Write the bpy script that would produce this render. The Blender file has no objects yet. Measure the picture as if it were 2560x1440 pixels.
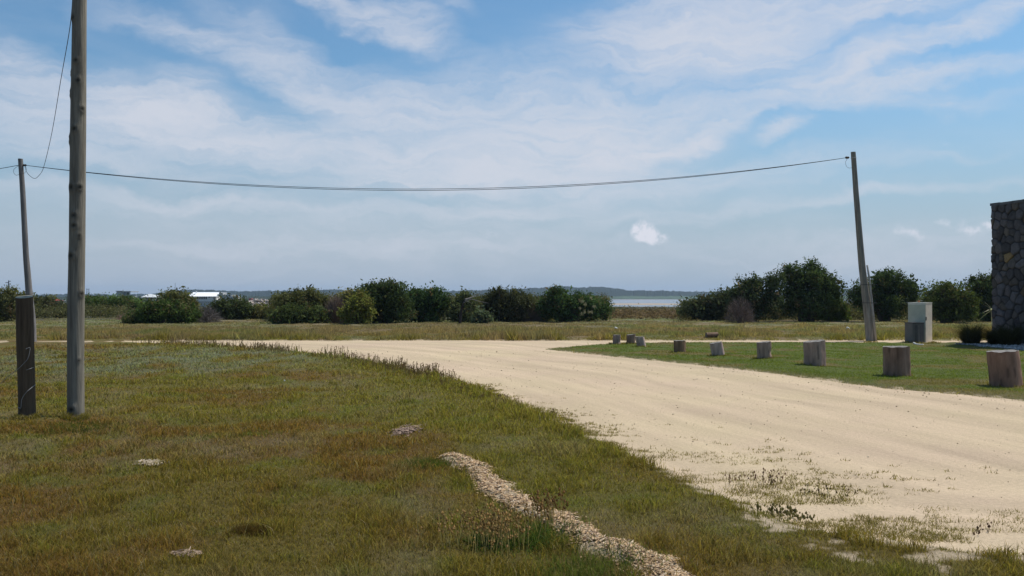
import bpy, math, random
import numpy as np
from mathutils import Vector, Matrix, noise as mnoise

rnd = random.Random(7)
rng = np.random.default_rng(11)
R = math.radians
S = bpy.context.scene
COL = S.collection

# ------------------------------------------------------------------ camera
F, CX, CY, CAMH = 2217.0, 1280.0, 720.0, 1.6
PITCH = math.atan(18.0 / F)
cam = bpy.data.cameras.new('camera')
cam.sensor_width = 36.0
cam.lens = 36.0 * F / 2560.0
cam.clip_start = 0.05
cam.clip_end = 30000
camo = bpy.data.objects.new('camera', cam)
COL.objects.link(camo)
camo.location = (0, 0, CAMH)
camo.rotation_euler = (R(90) + PITCH, 0, 0)
S.camera = camo

def ray(px, py):
    u = (px - CX) / F; v = (CY - py) / F
    y = math.cos(PITCH) - v * math.sin(PITCH)
    z = v * math.cos(PITCH) + math.sin(PITCH)
    return u / y, z / y
def at(px, py, d):
    u, w = ray(px, py)
    return Vector((u * d, d, CAMH + w * d))
def G(px, py, z=0.0):
    u, w = ray(px, py)
    d = (z - CAMH) / w
    return (u * d, d)

# ------------------------------------------------------------------ light
SUN_EL, SUN_AZ = R(60), R(60)          # azimuth measured from +Y (view direction) towards +X
sdir = Vector((math.sin(SUN_AZ) * math.cos(SUN_EL), math.cos(SUN_AZ) * math.cos(SUN_EL), math.sin(SUN_EL)))
sun = bpy.data.lights.new('sun', 'SUN')
sun.energy = 3.5
sun.angle = R(0.5)
sun.color = (1.0, 0.955, 0.88)
suno = bpy.data.objects.new('sun', sun)
COL.objects.link(suno)
suno.rotation_euler = sdir.to_track_quat('Z', 'Y').to_euler()
S.view_settings.view_transform = 'Standard'
S.view_settings.look = 'None'
S.view_settings.exposure = 0.2
S.view_settings.gamma = 1.0
S.cycles.max_bounces = 6
S.cycles.diffuse_bounces = 3
S.cycles.glossy_bounces = 2
S.cycles.transmission_bounces = 3
S.cycles.volume_bounces = 0
S.cycles.use_denoising = True

# ------------------------------------------------------------------ sky with clouds, all in world directions
W = bpy.data.worlds.new('World'); S.world = W; W.use_nodes = True
nt = W.node_tree; N = nt.nodes; L = nt.links
for n in list(N): N.remove(n)
def nd(t, **k):
    n = N.new(t)
    for a, b in k.items(): setattr(n, a, b)
    return n
def sock(v, s):
    if hasattr(v, 'is_output'): L.new(v, s)
    else: s.default_value = v
def ma(op, a, b=0.0, c=0.0, clamp=False):
    n = nd('ShaderNodeMath', operation=op, use_clamp=clamp)
    sock(a, n.inputs[0]); sock(b, n.inputs[1]); sock(c, n.inputs[2])
    return n.outputs[0]
def sstep(v, lo, hi, a=0.0, b=1.0):
    n = nd('ShaderNodeMapRange', interpolation_type='SMOOTHSTEP')
    sock(v, n.inputs[0]); n.inputs[1].default_value = lo; n.inputs[2].default_value = hi
    n.inputs[3].default_value = a; n.inputs[4].default_value = b
    return n.outputs[0]
out = nd('ShaderNodeOutputWorld'); bg = nd('ShaderNodeBackground')
bg.inputs[1].default_value = 0.1
L.new(bg.outputs[0], out.inputs[0])
sky = nd('ShaderNodeTexSky', sky_type='NISHITA')
sky.sun_disc = False; sky.sun_elevation = SUN_EL; sky.sun_rotation = SUN_AZ
sky.altitude = 0; sky.air_density = 1.0; sky.dust_density = 1.2; sky.ozone_density = 1.2
tc = nd('ShaderNodeTexCoord'); sx = nd('ShaderNodeSeparateXYZ'); L.new(tc.outputs['Generated'], sx.inputs[0])
az = ma('ARCTAN2', sx.outputs[0], sx.outputs[1]); el = ma('ARCSINE', sx.outputs[2])
cb = nd('ShaderNodeCombineXYZ'); L.new(az, cb.inputs[0]); L.new(el, cb.inputs[1])
def noise3(vec, scale, detail=4, rough=0.55, sc=(1, 1, 1), rot=0.0, dist=0.0):
    m = nd('ShaderNodeMapping'); L.new(vec, m.inputs[0]); m.inputs['Scale'].default_value = sc
    m.inputs['Rotation'].default_value = (0, 0, rot)
    n = nd('ShaderNodeTexNoise'); L.new(m.outputs[0], n.inputs['Vector'])
    n.inputs['Scale'].default_value = scale; n.inputs['Detail'].default_value = detail
    n.inputs['Roughness'].default_value = rough; n.inputs['Distortion'].default_value = dist
    return n
# domain warp for ragged wisps
wn = noise3(cb.outputs[0], 9.0, 5, 0.6, (1, 1.6, 1))
wv = nd('ShaderNodeVectorMath', operation='SUBTRACT'); L.new(wn.outputs['Color'], wv.inputs[0]); wv.inputs[1].default_value = (.5, .5, .5)
ws = nd('ShaderNodeVectorMath', operation='SCALE'); L.new(wv.outputs[0], ws.inputs[0]); ws.inputs['Scale'].default_value = 0.075
wa = nd('ShaderNodeVectorMath', operation='ADD'); L.new(cb.outputs[0], wa.inputs[0]); L.new(ws.outputs[0], wa.inputs[1])
ws2 = nd('ShaderNodeVectorMath', operation='SCALE')
wn2 = noise3(cb.outputs[0], 70.0, 4, 0.6)
wv2 = nd('ShaderNodeVectorMath', operation='SUBTRACT'); L.new(wn2.outputs['Color'], wv2.inputs[0]); wv2.inputs[1].default_value = (.5, .5, .5)
L.new(wv2.outputs[0], ws2.inputs[0]); ws2.inputs['Scale'].default_value = 0.016
wb = nd('ShaderNodeVectorMath', operation='ADD'); L.new(cb.outputs[0], wb.inputs[0]); L.new(ws2.outputs[0], wb.inputs[1])
def blob(vec, px, py, a, b, ang, amp, soft=1.0):
    u, w = ray(px, py)
    U = math.atan(u); V = math.atan(w * math.cos(U))
    m = nd('ShaderNodeMapping', vector_type='TEXTURE'); L.new(vec, m.inputs[0])
    m.inputs['Location'].default_value = (U, V, 0)
    m.inputs['Rotation'].default_value = (0, 0, R(ang))
    k = math.cos(U) ** 1.5 / F
    m.inputs['Scale'].default_value = (a * k, b * k, 1)
    ln = nd('ShaderNodeVectorMath', operation='LENGTH'); L.new(m.outputs[0], ln.inputs[0])
    return sstep(ln.outputs['Value'], 0.0, 1.48 * soft, amp, 0.0)
cirrus = [
 (200, 275, 430, 120, -3, .95), (480, 200, 90, 45, 15, .35), (520, 330, 330, 70, -12, .6),
 (760, 215, 270, 45, -20, .8), (1000, 260, 260, 60, -12, .6), (1330, 290, 400, 115, -4, 1.0), (1530, 330, 260, 90, 8, .7),
 (900, 370, 560, 75, -7, .9), (1250, 420, 480, 70, 3, .7),
 (1830, 50, 430, 120, 6, 1.1), (1740, 130, 290, 80, -8, .7), (2250, 10, 320, 40, 8, .7),
 (2200, 130, 420, 36, 13, .8), (2450, 62, 190, 28, 13, .6), (2170, 165, 120, 24, 14, .8), (2080, 225, 380, 36, 5, .8),
 (2300, 250, 240, 30, -4, .5), (2380, 185, 250, 26, 3, .5), (420, 500, 520, 22, -4, .35), (1050, 528, 600, 20, -2, .3), (1800, 535, 520, 22, 5, .38), (850, 612, 700, 24, 0, .32), (2320, 470, 300, 20, 6, .32), (2260, 400, 300, 18, 8, .2), (1560, 395, 160, 36, 12, .45), (1300, 455, 620, 34, 2, .4), (320, 410, 420, 40, -6, .4),
 (1800, 320, 190, 27, 22, .85), (1945, 330, 80, 27, 16, .9), (1640, 370, 200, 28, 8, .6),
 (860, 18, 300, 34, -17, .8), (1020, 42, 120, 60, -22, .6), (1130, 5, 70, 18, -20, .3),
 (450, 78, 260, 40, -12, .5), (700, 110, 230, 45, -24, .45),
 (40, 125, 120, 65, -8, .5),
 (500, 520, 800, 45, -3, .25), (700, 590, 900, 60, 0, .22), (1500, 520, 700, 40, 3, .28), (1300, 640, 1400, 60, 2, .22), (1700, 460, 560, 38, 6, .45), (2200, 640, 500, 60, 0, .3), (1250, 540, 120, 40, 0, .12),
]
acc = None
for c in cirrus:
    o = blob(wa.outputs[0], *c)
    acc = o if acc is None else ma('ADD', acc, o)
fib = noise3(wa.outputs[0], 24.0, 8, 0.66, (0.45, 3.0, 1), R(6), 0.5)
fib2 = noise3(cb.outputs[0], 5.0, 5, 0.6, (0.7, 2.0, 1), R(-5), 0.8)
f1 = sstep(fib.outputs['Fac'], 0.30, 0.70, 0.50, 1.25)
dens = ma('MULTIPLY', acc, f1)
# thin generic cirrus elsewhere in the sky, and general veil
gen = sstep(fib2.outputs['Fac'], 0.45, 0.80, 0.0, 0.12)
dens = ma('ADD', dens, gen)
dens = ma('MULTIPLY', dens, 0.86)
dens = ma('SUBTRACT', 1.0, ma('POWER', 2.718, ma('MULTIPLY', dens, -1.35)))
lowveil = sstep(el, R(-1), R(15), 0.97, 0.0)
puffs = [(1605, 572, 27, 19, 0, 1.2), (1634, 592, 36, 20, -12, 1.2), (1596, 592, 24, 14, 0, .8),
 (2262, 575, 52, 17, -16, .55), (2300, 590, 34, 12, -5, .3), (2355, 553, 24, 12, 0, .5), (2432, 572, 70, 24, -4, .55), (2480, 560, 30, 16, 0, .4), (2110, 578, 26, 9, 0, .4),
 (1798, 580, 18, 8, 0, .3), (1900, 592, 12, 5, 0, .2), (2360, 352, 46, 12, -5, .25), (2330, 655, 90, 16, 0, .22)]
pa = None
for p in puffs:
    o = blob(wb.outputs[0], *p)
    pa = o if pa is None else ma('ADD', pa, o)
pn = noise3(cb.outputs[0], 75.0, 5, 0.65)
pa = ma('MULTIPLY', pa, sstep(pn.outputs['Fac'], .3, .65, .35, 1.25))
pa = sstep(pa, 0.10, 1.0, 0.0, 0.9)
def mixc(fac, a, b):
    n = nd('ShaderNodeMix', data_type='RGBA'); sock(fac, n.inputs[0]); sock(a, n.inputs[6]); sock(b, n.inputs[7]); return n.outputs[2]
SKYTINT = (0.63, 0.90, 1.02, 1)
mt = nd('ShaderNodeMix', data_type='RGBA', blend_type='MULTIPLY'); mt.inputs[0].default_value = 1.0
L.new(sky.outputs[0], mt.inputs[6]); mt.inputs[7].default_value = SKYTINT
c0 = mixc(lowveil, mt.outputs[2], (3.45, 4.15, 5.05, 1))
c1 = mixc(dens, c0, (5.7, 5.95, 6.65, 1))
c2 = mixc(pa, c1, (6.6, 6.7, 7.4, 1))
L.new(c2, bg.inputs[0])

# ------------------------------------------------------------------ helpers
def tag(o, label=None, cat=None, group=None, kind=None):
    if label: o['label'] = label
    if cat: o['category'] = cat
    if group: o['group'] = group
    if kind: o['kind'] = kind
    return o
def empty(name, loc, label, cat, group=None):
    o = bpy.data.objects.new(name, None); COL.objects.link(o)
    o.location = loc; o.empty_display_size = 0.2
    return tag(o, label, cat, group)
def mesh(name, V, Fc, mat, parent=None, col=None, smooth=False, extra=None):
    """V (n,3) world coordinates, Fc list of arrays of faces (each (m,k)); parent = Empty without rotation."""
    V = np.asarray(V, dtype=np.float32).reshape(-1, 3)
    if parent is not None:
        V = V - np.array(world_loc(parent), dtype=np.float32)
    if not isinstance(Fc, (list, tuple)) or (len(Fc) and not isinstance(Fc[0], np.ndarray)):
        Fc = [np.asarray(Fc)]
    me = bpy.data.meshes.new(name)
    loops = np.concatenate([f.reshape(-1) for f in Fc]).astype(np.int32)
    sizes = np.concatenate([np.full(len(f), f.shape[1], dtype=np.int32) for f in Fc])
    starts = np.concatenate([[0], np.cumsum(sizes)[:-1]]).astype(np.int32)
    me.vertices.add(len(V)); me.vertices.foreach_set('co', V.reshape(-1))
    me.loops.add(len(loops)); me.loops.foreach_set('vertex_index', loops)
    me.polygons.add(len(sizes)); me.polygons.foreach_set('loop_start', starts)
    me.polygons.foreach_set('loop_total', sizes)
    me.polygons.foreach_set('use_smooth', np.full(len(sizes), bool(smooth), dtype=bool))
    if col is not None:
        a = me.attributes.new('col', 'FLOAT_COLOR', 'POINT')
        c = np.ones((len(V), 4), dtype=np.float32); c[:, :3] = col
        a.data.foreach_set('color', c.reshape(-1))
    if extra:
        for k, v in extra.items():
            a = me.attributes.new(k, 'FLOAT', 'POINT'); a.data.foreach_set('value', np.asarray(v, dtype=np.float32))
    me.update(calc_edges=True)
    me.materials.append(mat)
    o = bpy.data.objects.new(name, me); COL.objects.link(o)
    if parent is not None: o.parent = parent
    return o
def world_loc(p):
    v = Vector((0, 0, 0))
    while p is not None:
        v = v + Vector(p.location); p = p.parent
    return v

class MB:
    """collects shapes into one mesh"""
    def __init__(s): s.v = []; s.q = []; s.t = []; s.n = 0; s.c = []
    def add(s, V, quads=None, tris=None, c=(1, 1, 1)):
        V = np.asarray(V, float).reshape(-1, 3)
        if quads is not None and len(quads): s.q.append(np.asarray(quads) + s.n)
        if tris is not None and len(tris): s.t.append(np.asarray(tris) + s.n)
        s.v.append(V); s.n += len(V)
        cc = np.asarray(c, float)
        s.c.append(np.broadcast_to(cc, (len(V), 3)))
    def box(s, c, size, rz=0.0, col=(1, 1, 1), top=1.0):
        hx, hy, hz = size[0] / 2, size[1] / 2, size[2] / 2
        P = np.array([(-hx, -hy, -hz), (hx, -hy, -hz), (hx, hy, -hz), (-hx, hy, -hz),
                      (-hx * top, -hy * top, hz), (hx * top, -hy * top, hz), (hx * top, hy * top, hz), (-hx * top, hy * top, hz)])
        ca, sa = math.cos(rz), math.sin(rz)
        x = P[:, 0] * ca - P[:, 1] * sa; y = P[:, 0] * sa + P[:, 1] * ca
        P[:, 0] = x; P[:, 1] = y
        s.add(P + np.array(c), [(0, 3, 2, 1), (4, 5, 6, 7), (0, 1, 5, 4), (1, 2, 6, 5), (2, 3, 7, 6), (3, 0, 4, 7)], c=col)
    def tube(s, pts, rad, n=8, c=(1, 1, 1), cap=True, wob=0.0, seed=0):
        pts = np.asarray(pts, float); m = len(pts)
        rad = np.broadcast_to(np.asarray(rad, float), (m,))
        T = np.gradient(pts, axis=0); T /= np.linalg.norm(T, axis=1)[:, None] + 1e-9
        up = np.array([0, 0, 1.0]) if abs(T[0][2]) < 0.9 else np.array([0, 1.0, 0])
        A = np.cross(T, up); A /= np.linalg.norm(A, axis=1)[:, None] + 1e-9
        B = np.cross(T, A)
        th = np.linspace(0, 2 * math.pi, n, endpoint=False)
        rr = rad[:, None] * np.ones((1, n))
        if wob:
            r2 = np.random.default_rng(seed)
            rr = rr * (1 + wob * r2.normal(size=(1, n)) + wob * .5 * r2.normal(size=(m, n)))
        V = pts[:, None, :] + rr[..., None] * (np.cos(th)[None, :, None] * A[:, None, :] + np.sin(th)[None, :, None] * B[:, None, :])
        V = V.reshape(-1, 3)
        i = np.arange(m - 1)[:, None] * n; j = np.arange(n)[None, :]; j2 = (j + 1) % n
        Q = np.stack([i + j, i + j2, i + n + j2, i + n + j], -1).reshape(-1, 4)
        tr = []
        if cap:
            V = np.vstack([V, pts[0], pts[-1]])
            a, b = m * n, m * n + 1
            for k in range(n):
                tr.append((a, (k + 1) % n, k)); tr.append((b, (m - 1) * n + k, (m - 1) * n + (k + 1) % n))
        if hasattr(c, 'shape') and c.ndim == 2 and c.shape[0] == m: c = np.vstack([np.repeat(c, n, axis=0)] + ([c[:1], c[-1:]] if cap else []))
        s.add(V, Q, tr, c=c)
    def build(s, name, mat, parent=None, smooth=False):
        Fc = []
        if s.q: Fc.append(np.concatenate(s.q))
        if s.t: Fc.append(np.concatenate(s.t))
        return mesh(name, np.concatenate(s.v), Fc, mat, parent, col=np.concatenate(s.c), smooth=smooth)

# value noise
_perm = np.random.default_rng(3).random((512, 512))
def vn(x, y, s=0):
    xi = np.floor(x).astype(int); yi = np.floor(y).astype(int); fx = x - xi; fy = y - yi
    fx = fx * fx * (3 - 2 * fx); fy = fy * fy * (3 - 2 * fy)
    def h(a, b): return _perm[(a + 37 * s) % 512, (b + 91 * s) % 512]
    return (h(xi, yi) * (1 - fx) + h(xi + 1, yi) * fx) * (1 - fy) + (h(xi, yi + 1) * (1 - fx) + h(xi + 1, yi + 1) * fx) * fy
def fbm(x, y, sc=1.0, o=4, s=0):
    t = 0; a = 0.5; n = 0
    for k in range(o):
        t = t + a * vn(x * sc, y * sc, s + k * 5); n += a; a *= .5; sc *= 2.03
    return t / n
def sm(x, a, b):
    t = np.clip((x - a) / (b - a), 0, 1); return t * t * (3 - 2 * t)
def lerp(a, b, t):
    t = np.asarray(t)[..., None]; return np.asarray(a) * (1 - t) + np.asarray(b) * t

def dpoly(x, y, P, closed=True):
    """unsigned distance to polyline and inside test"""
    x = np.asarray(x, float); y = np.asarray(y, float)
    d = np.full(x.shape, 1e9); ins = np.zeros(x.shape, bool)
    n = len(P)
    for i in range(n if closed else n - 1):
        ax, ay = P[i]; bx, by = P[(i + 1) % n]
        ex, ey = bx - ax, by - ay
        t = np.clip(((x - ax) * ex + (y - ay) * ey) / (ex * ex + ey * ey), 0, 1)
        d = np.minimum(d, np.hypot(x - ax - t * ex, y - ay - t * ey))
        if closed:
            c = ((ay > y) != (by > y)) & (x < ex * (y - ay) / (ey if ey else 1e-9) + ax)
            ins ^= c
    return d, ins

def smoothline(P, n=6):
    P = [np.array(p, float) for p in P]; out = []
    for i in range(len(P) - 1):
        p0 = P[max(i - 1, 0)]; p1 = P[i]; p2 = P[i + 1]; p3 = P[min(i + 2, len(P) - 1)]
        for k in range(n):
            t = k / n
            out.append(.5 * ((2 * p1) + (-p0 + p2) * t + (2 * p0 - 5 * p1 + 4 * p2 - p3) * t * t + (-p0 + 3 * p1 - 3 * p2 + p3) * t ** 3))
    out.append(P[-1]); return out

# ------------------------------------------------------------------ ground plan
far_edge = [G(-1400, 855.0), G(130, 855.0), G(300, 854.6), G(350, 852.4), G(1300, 851.5), G(3600, 851.6)]
lawn_top = [G(3600, 857.5), G(2400, 857.2), G(2120, 857), G(1750, 856.2), G(1560, 858.5), G(1490, 862), G(1420, 868), G(1355, 874)]
lawn_low = [G(*p) for p in [(1355, 874), (1430, 882), (1560, 895), (1800, 919), (2000, 944), (2200, 970), (2400, 987), (2560, 1005), (2900, 1047), (3700, 1150)]]
near = [G(*p) for p in [(5200, 1560), (3400, 1480), (2900, 1425), (2560, 1385), (2350, 1362), (2100, 1330), (1960, 1292), (1850, 1240), (1700, 1185), (1560, 1125), (1420, 1065), (1300, 1010), (1200, 972), (1130, 945), (1000, 920), (900, 900), (760, 881), (520, 865), (420, 859.5), (350, 857.0), (290, 855.6), (120, 856.3), (-100, 855.9), (-1400, 855.6)]]
near_s = smoothline(near, 5)
ROAD = [tuple(p) for p in far_edge + lawn_top[:-1] + lawn_low + near_s]
STRIP = smoothline([G(*p) for p in [(1125, 1148), (1185, 1180), (1230, 1215), (1300, 1262), (1400, 1310), (1500, 1365), (1610, 1418), (1720, 1490), (1850, 1600)]], 4)
BED = [G(*p) for p in [(2385, 861), (2480, 861), (2560, 862), (2800, 862), (3000, 900), (2600, 882), (2500, 873), (2440, 866)]]

def road_s(x, y):
    d, ins = dpoly(x, y, ROAD); return np.where(ins, -d, d)
def strip_w(x, y):
    d, _ = dpoly(x, y, STRIP, False)
    w = 0.07 + 0.12 * vn(x * 5, y * 5, 4)
    return d / w          # <1 inside
patches = [(375, 1152, .11, .04), (1015, 1085, .13, .12), (470, 1393, .07, .02), (1590, 1160, .0, .0)]
patches = [(G(a, b), rx, ry) for a, b, rx, ry in patches if rx > 0]
def patch_w(x, y):
    m = np.full(np.shape(x), 9.0)
    for (px, py), rx, ry in patches:
        m = np.minimum(m, np.hypot((x - px) / rx, (y - py) / (ry * 2.2)) + .5 * (vn(x * 9, y * 9, 8) - .5))
    return m

def base_z(x, y):
    r = np.hypot(x, y)
    z = -3.6 * np.clip((r - 66) / 330.0, 0, 1)
    lag = sm(x - 0.012 * y + 3, 0, 12) * sm(r, 395, 425) * (1 - sm(r, 1335, 1345))
    z = z * (1 - lag) + lag * (-6.5)
    z = z + 1.5 * sm(r, 1500, 3000) * (y > 0)
    return z
def ground_z(x, y, s=None):
    if s is None: s = road_s(x, y)
    r = np.hypot(x, y)
    bump = (fbm(x, y, .45, 4, 2) - .5) * .16 + (fbm(x, y, 2.2, 3, 9) - .45) * .06
    z = base_z(x, y) + bump * sm(s, 0.0, 1.8) + (r > 70) * (fbm(x, y, .03, 3, 6) - .5) * 1.0 * (1 - sm(r, 380, 420))
    edge = lerp1(-.05, .03, sm(s, -.22, .28)) + (fbm(x, y, 3.0, 3, 12) - .5) * .07 * sm(-np.abs(s), -.9, 0.0)
    z = z + np.where(s < 3, edge * (1 - sm(s, .8, 3)), 0)
    sw = strip_w(x, y) if True else 9
    z = z + .03 * (1 - sm(sw, .3, 1.3))
    # raised bank of the field beyond the cross road
    z = z + .08 * sm(y, 31.2, 32.5) * (1 - sm(y, 40, 60)) * (r < 80)
    return z
def lerp1(a, b, t): return a + (b - a) * t

BROWN = np.array((.240, .140, .038)); OLIVE = np.array((.235, .195, .040)); GREEN = np.array((.180, .200, .036))
STRAW = np.array((.23, .18, .095)); SILVER = np.array((.165, .175, .11)); SAND = np.array((.66, .51, .335))
PINK = np.array((.15, .105, .065))
def lawn_mask(x, y):
    d, ins = dpoly(x, y, [tuple(p) for p in lawn_top + lawn_low[1:]] + [G(3700, 900)])
    return ins
def grass_col(x, y, s):
    n1 = fbm(x, y, .75, 6, 21); n2 = fbm(x, y, 2.2, 4, 31); n3 = fbm(x + 7, y * .5, 1.3, 5, 41)
    g = np.clip(sm(n1, .38, .62) * .8 + .75 * sm(-s, -2.6, -.5) * (y < 24) + .25 * sm(y, 8, 14) - .12, 0, 1)
    c = lerp(BROWN, OLIVE, g)
    c = lerp(c, GREEN, sm(n2, .52, .74) * .5)
    c = lerp(c, STRAW * 1.35, sm(n3, .54, .72) * .5)
    # silvery pale patch left of the poles
    sp = sm(-np.hypot((x + 9.5) / 7.5, (y - 22) / 6.5), -1.1, -.35) * sm(n3, .3, .55)
    c = lerp(c, SILVER * 1.5, sp * .75)
    # field across the cross road
    ff = sm(y, 30.5, 31.5)
    fc = lerp(np.array((.36, .26, .12)), np.array((.26, .24, .10)), sm(n1, .4, .62))
    fc = lerp(fc, SILVER * 2.1, sm(y, 36, 58) * sm(n2, .3, .55) * .8)
    fc = lerp(fc, PINK * 2.2, sm(fbm(x, y * 2.5, .12, 3, 55), .52, .66) * .55)
    fc = lerp(fc, OLIVE * 1.1, (1 - sm(y, 31.4, 33.5)) * sm(n2, .42, .58) * .8)
    c = c * (1 - ff[..., None]) + fc * ff[..., None]
    lm = lawn_mask(x, y)
    lc = lerp(np.array((.175, .21, .042)), np.array((.29, .21, .085)), sm(fbm(x, y, 1.0, 3, 61), .5, .68) * .7)
    lc = lerp(lc, STRAW * 1.3, sm(-s, -.7, 0) * .6)
    c = np.where(lm[..., None], lc, c)
    return c
def sandy(x, y, s):
    """1 where bare sand shows through the verge"""
    near_side = y < 24
    wid = 0.18 + .55 * sm(x, 1.0, 2.2) * (1 - sm(y, 7.0, 9.5)) 
    n = fbm(x, y * 1.5, 4.5, 4, 71)
    v = np.clip(1.1 - s / wid, -1, 1.1) + (n - .5) * 2.6
    v = np.where(near_side & (s < 2.5), sm(v, .35, .8), np.where(s < .12, 1.0, 0))
    v = np.maximum(v, 1 - sm(strip_w(x, y), .75, 1.05))
    v = np.maximum(v, 1 - sm(patch_w(x, y), .7, 1.0))
    return v

# ------------------------------------------------------------------ materials
def mat(name, rough=.8, spec=.3):
    m = bpy.data.materials.new(name); m.use_nodes = True
    n = m.node_tree.nodes; p = n['Principled BSDF']
    p.inputs['Roughness'].default_value = rough
    p.inputs['Specular IOR Level'].default_value = spec
    return m, m.node_tree, p
def tnoise(t, scale, detail=4, rough=.6, obj=True, sc=(1, 1, 1)):
    tc = t.nodes.new('ShaderNodeTexCoord'); mp = t.nodes.new('ShaderNodeMapping')
    t.links.new(tc.outputs['Object'], mp.inputs[0]); mp.inputs['Scale'].default_value = sc
    n = t.nodes.new('ShaderNodeTexNoise'); t.links.new(mp.outputs[0], n.inputs['Vector'])
    n.inputs['Scale'].default_value = scale; n.inputs['Detail'].default_value = detail; n.inputs['Roughness'].default_value = rough
    return n.outputs['Fac']
def mrange(t, v, a, b, c, d):
    n = t.nodes.new('ShaderNodeMapRange'); t.links.new(v, n.inputs[0])
    for i, k in enumerate((a, b, c, d)): n.inputs[i + 1].default_value = k
    return n.outputs[0]
def attrc(t, name='col'):
    n = t.nodes.new('ShaderNodeAttribute'); n.attribute_name = name; return n
def vmul(t, c, f):
    n = t.nodes.new('ShaderNodeMix'); n.data_type = 'RGBA'; n.blend_type = 'MULTIPLY'; n.inputs[0].default_value = 1
    t.links.new(c, n.inputs[6])
    if isinstance(f, tuple): n.inputs[7].default_value = f
    else: t.links.new(f, n.inputs[7])
    return n.outputs[2]
def mixm(t, fac, a, b):
    n = t.nodes.new('ShaderNodeMix'); n.data_type = 'RGBA'; t.links.new(fac, n.inputs[0])
    for s_, v in ((n.inputs[6], a), (n.inputs[7], b)):
        if isinstance(v, tuple): s_.default_value = v
        else: t.links.new(v, s_)
    return n.outputs[2]
def bump(t, p, v, strength, dist):
    b = t.nodes.new('ShaderNodeBump'); b.inputs['Strength'].default_value = strength; b.inputs['Distance'].default_value = dist
    t.links.new(v, b.inputs['Height']); t.links.new(b.outputs[0], p.inputs['Normal'])

def leaf_mat(name, trans=.35, tint=(1, 1, 1), rough=.6):
    m = bpy.data.materials.new(name); m.use_nodes = True; t = m.node_tree; t.nodes.clear()
    o = t.nodes.new('ShaderNodeOutputMaterial'); mx = t.nodes.new('ShaderNodeMixShader')
    d = t.nodes.new('ShaderNodeBsdfDiffuse'); tr = t.nodes.new('ShaderNodeBsdfTranslucent')
    a = attrc(t); c = vmul(t, a.outputs['Color'], tint + (1,))
    t.links.new(c, d.inputs[0]); t.links.new(vmul(t, c, (1.1, 1.15, .7, 1)), tr.inputs[0])
    mx.inputs[0].default_value = trans
    t.links.new(d.outputs[0], mx.inputs[1]); t.links.new(tr.outputs[0], mx.inputs[2]); t.links.new(mx.outputs[0], o.inputs[0])
    return m
def col_mat(name, rough=.85, nscale=6.0, lo=.8, hi=1.15, bs=.0, bd=.01, sc=(1, 1, 1), spec=.2, tint=(1, 1, 1)):
    m, t, p = mat(name, rough, spec)
    a = attrc(t); f = mrange(t, tnoise(t, nscale, 5, .65, sc=sc), .25, .75, lo, hi)
    c = vmul(t, a.outputs['Color'], f); c = vmul(t, c, tint + (1,))
    t.links.new(c, p.inputs['Base Color'])
    if bs: bump(t, p, tnoise(t, nscale * 2, 5, .7, sc=sc), bs, bd)
    return m

M = {}
M['grass'] = leaf_mat('grass_blades', .5)
M['leaf'] = leaf_mat('foliage', .35)
M['ground'] = col_mat('soil_and_turf', .95, 45, .5, 1.35, .9, .03)
M['weed'] = leaf_mat('dry_weed', .45)
M['bark'] = col_mat('bark', .9, 8, .7, 1.2, .5, .02, (1, 1, .2))
M['twig'] = col_mat('twigs', .9, 5, .8, 1.2)
M['oldwood'] = col_mat('weathered_wood', .85, 10, .45, 1.4, .8, .012, (2.4, 2.4, .16))
M['stump'] = col_mat('stump_bark', .9, 7, .6, 1.3, .6, .015, (1.6, 1.6, .35))
M['stone'] = col_mat('rubble_stone', .85, 9, .7, 1.25, .7, .02)
M['plain'] = col_mat('painted_masonry', .8, 3, .9, 1.07)
M['concrete'] = col_mat('concrete', .85, 5, .82, 1.1, .3, .004)
M['chips'] = col_mat('wood_chips', .8, 60, .75, 1.2)
M['cable'], _t, _p = mat('black_cable', .6, .3); _p.inputs['Base Color'].default_value = (.02, .022, .027, 1)
M['forest'] = col_mat('far_forest', .95, .05, .7, 1.25)

# road: pale compacted sand with faint wheel streaks
m, t, p = mat('pale_sand_track', .95, .1)
at_l = attrc(t, 'lane'); at_a = attrc(t, 'along')
cx = t.nodes.new('ShaderNodeCombineXYZ'); t.links.new(at_l.outputs['Fac'], cx.inputs[0])
mm = t.nodes.new('ShaderNodeMath'); mm.operation = 'MULTIPLY'; mm.inputs[1].default_value = .09
t.links.new(at_a.outputs['Fac'], mm.inputs[0]); t.links.new(mm.outputs[0], cx.inputs[1])
st = t.nodes.new('ShaderNodeTexNoise'); t.links.new(cx.outputs[0], st.inputs['Vector']); st.inputs['Scale'].default_value = 1.5; st.inputs['Detail'].default_value = 6; st.inputs['Roughness'].default_value = .6
pt = tnoise(t, .35, 5, .6)
fine = tnoise(t, 26, 5, .8)
c = mixm(t, mrange(t, pt, .35, .65, 0, 1), (.57, .445, .285, 1), (.56, .42, .29, 1))
c = vmul(t, c, mrange(t, st.outputs['Fac'], .3, .7, .80, 1.10))
c = vmul(t, c, mrange(t, fine, .3, .7, .80, 1.14))
vo = t.nodes.new('ShaderNodeTexVoronoi'); vo.inputs['Scale'].default_value = 22
tc_ = t.nodes.new('ShaderNodeTexCoord'); t.links.new(tc_.outputs['Object'], vo.inputs['Vector'])
c = vmul(t, c, mrange(t, vo.outputs['Distance'], .0, .16, .72, 1.0))
t.links.new(c, p.inputs['Base Color'])
bump(t, p, fine, .7, .02)
M['road'] = m
m, t, p = mat('lagoon_water', .22, .5)
p.inputs['Base Color'].default_value = (.16, .17, .19, 1)
bump(t, p, tnoise(t, .8, 4, .6, sc=(1, .3, 1)), .35, .3)
M['water'] = m
m, t, p = mat('wet_sand', .9, .1)
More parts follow.
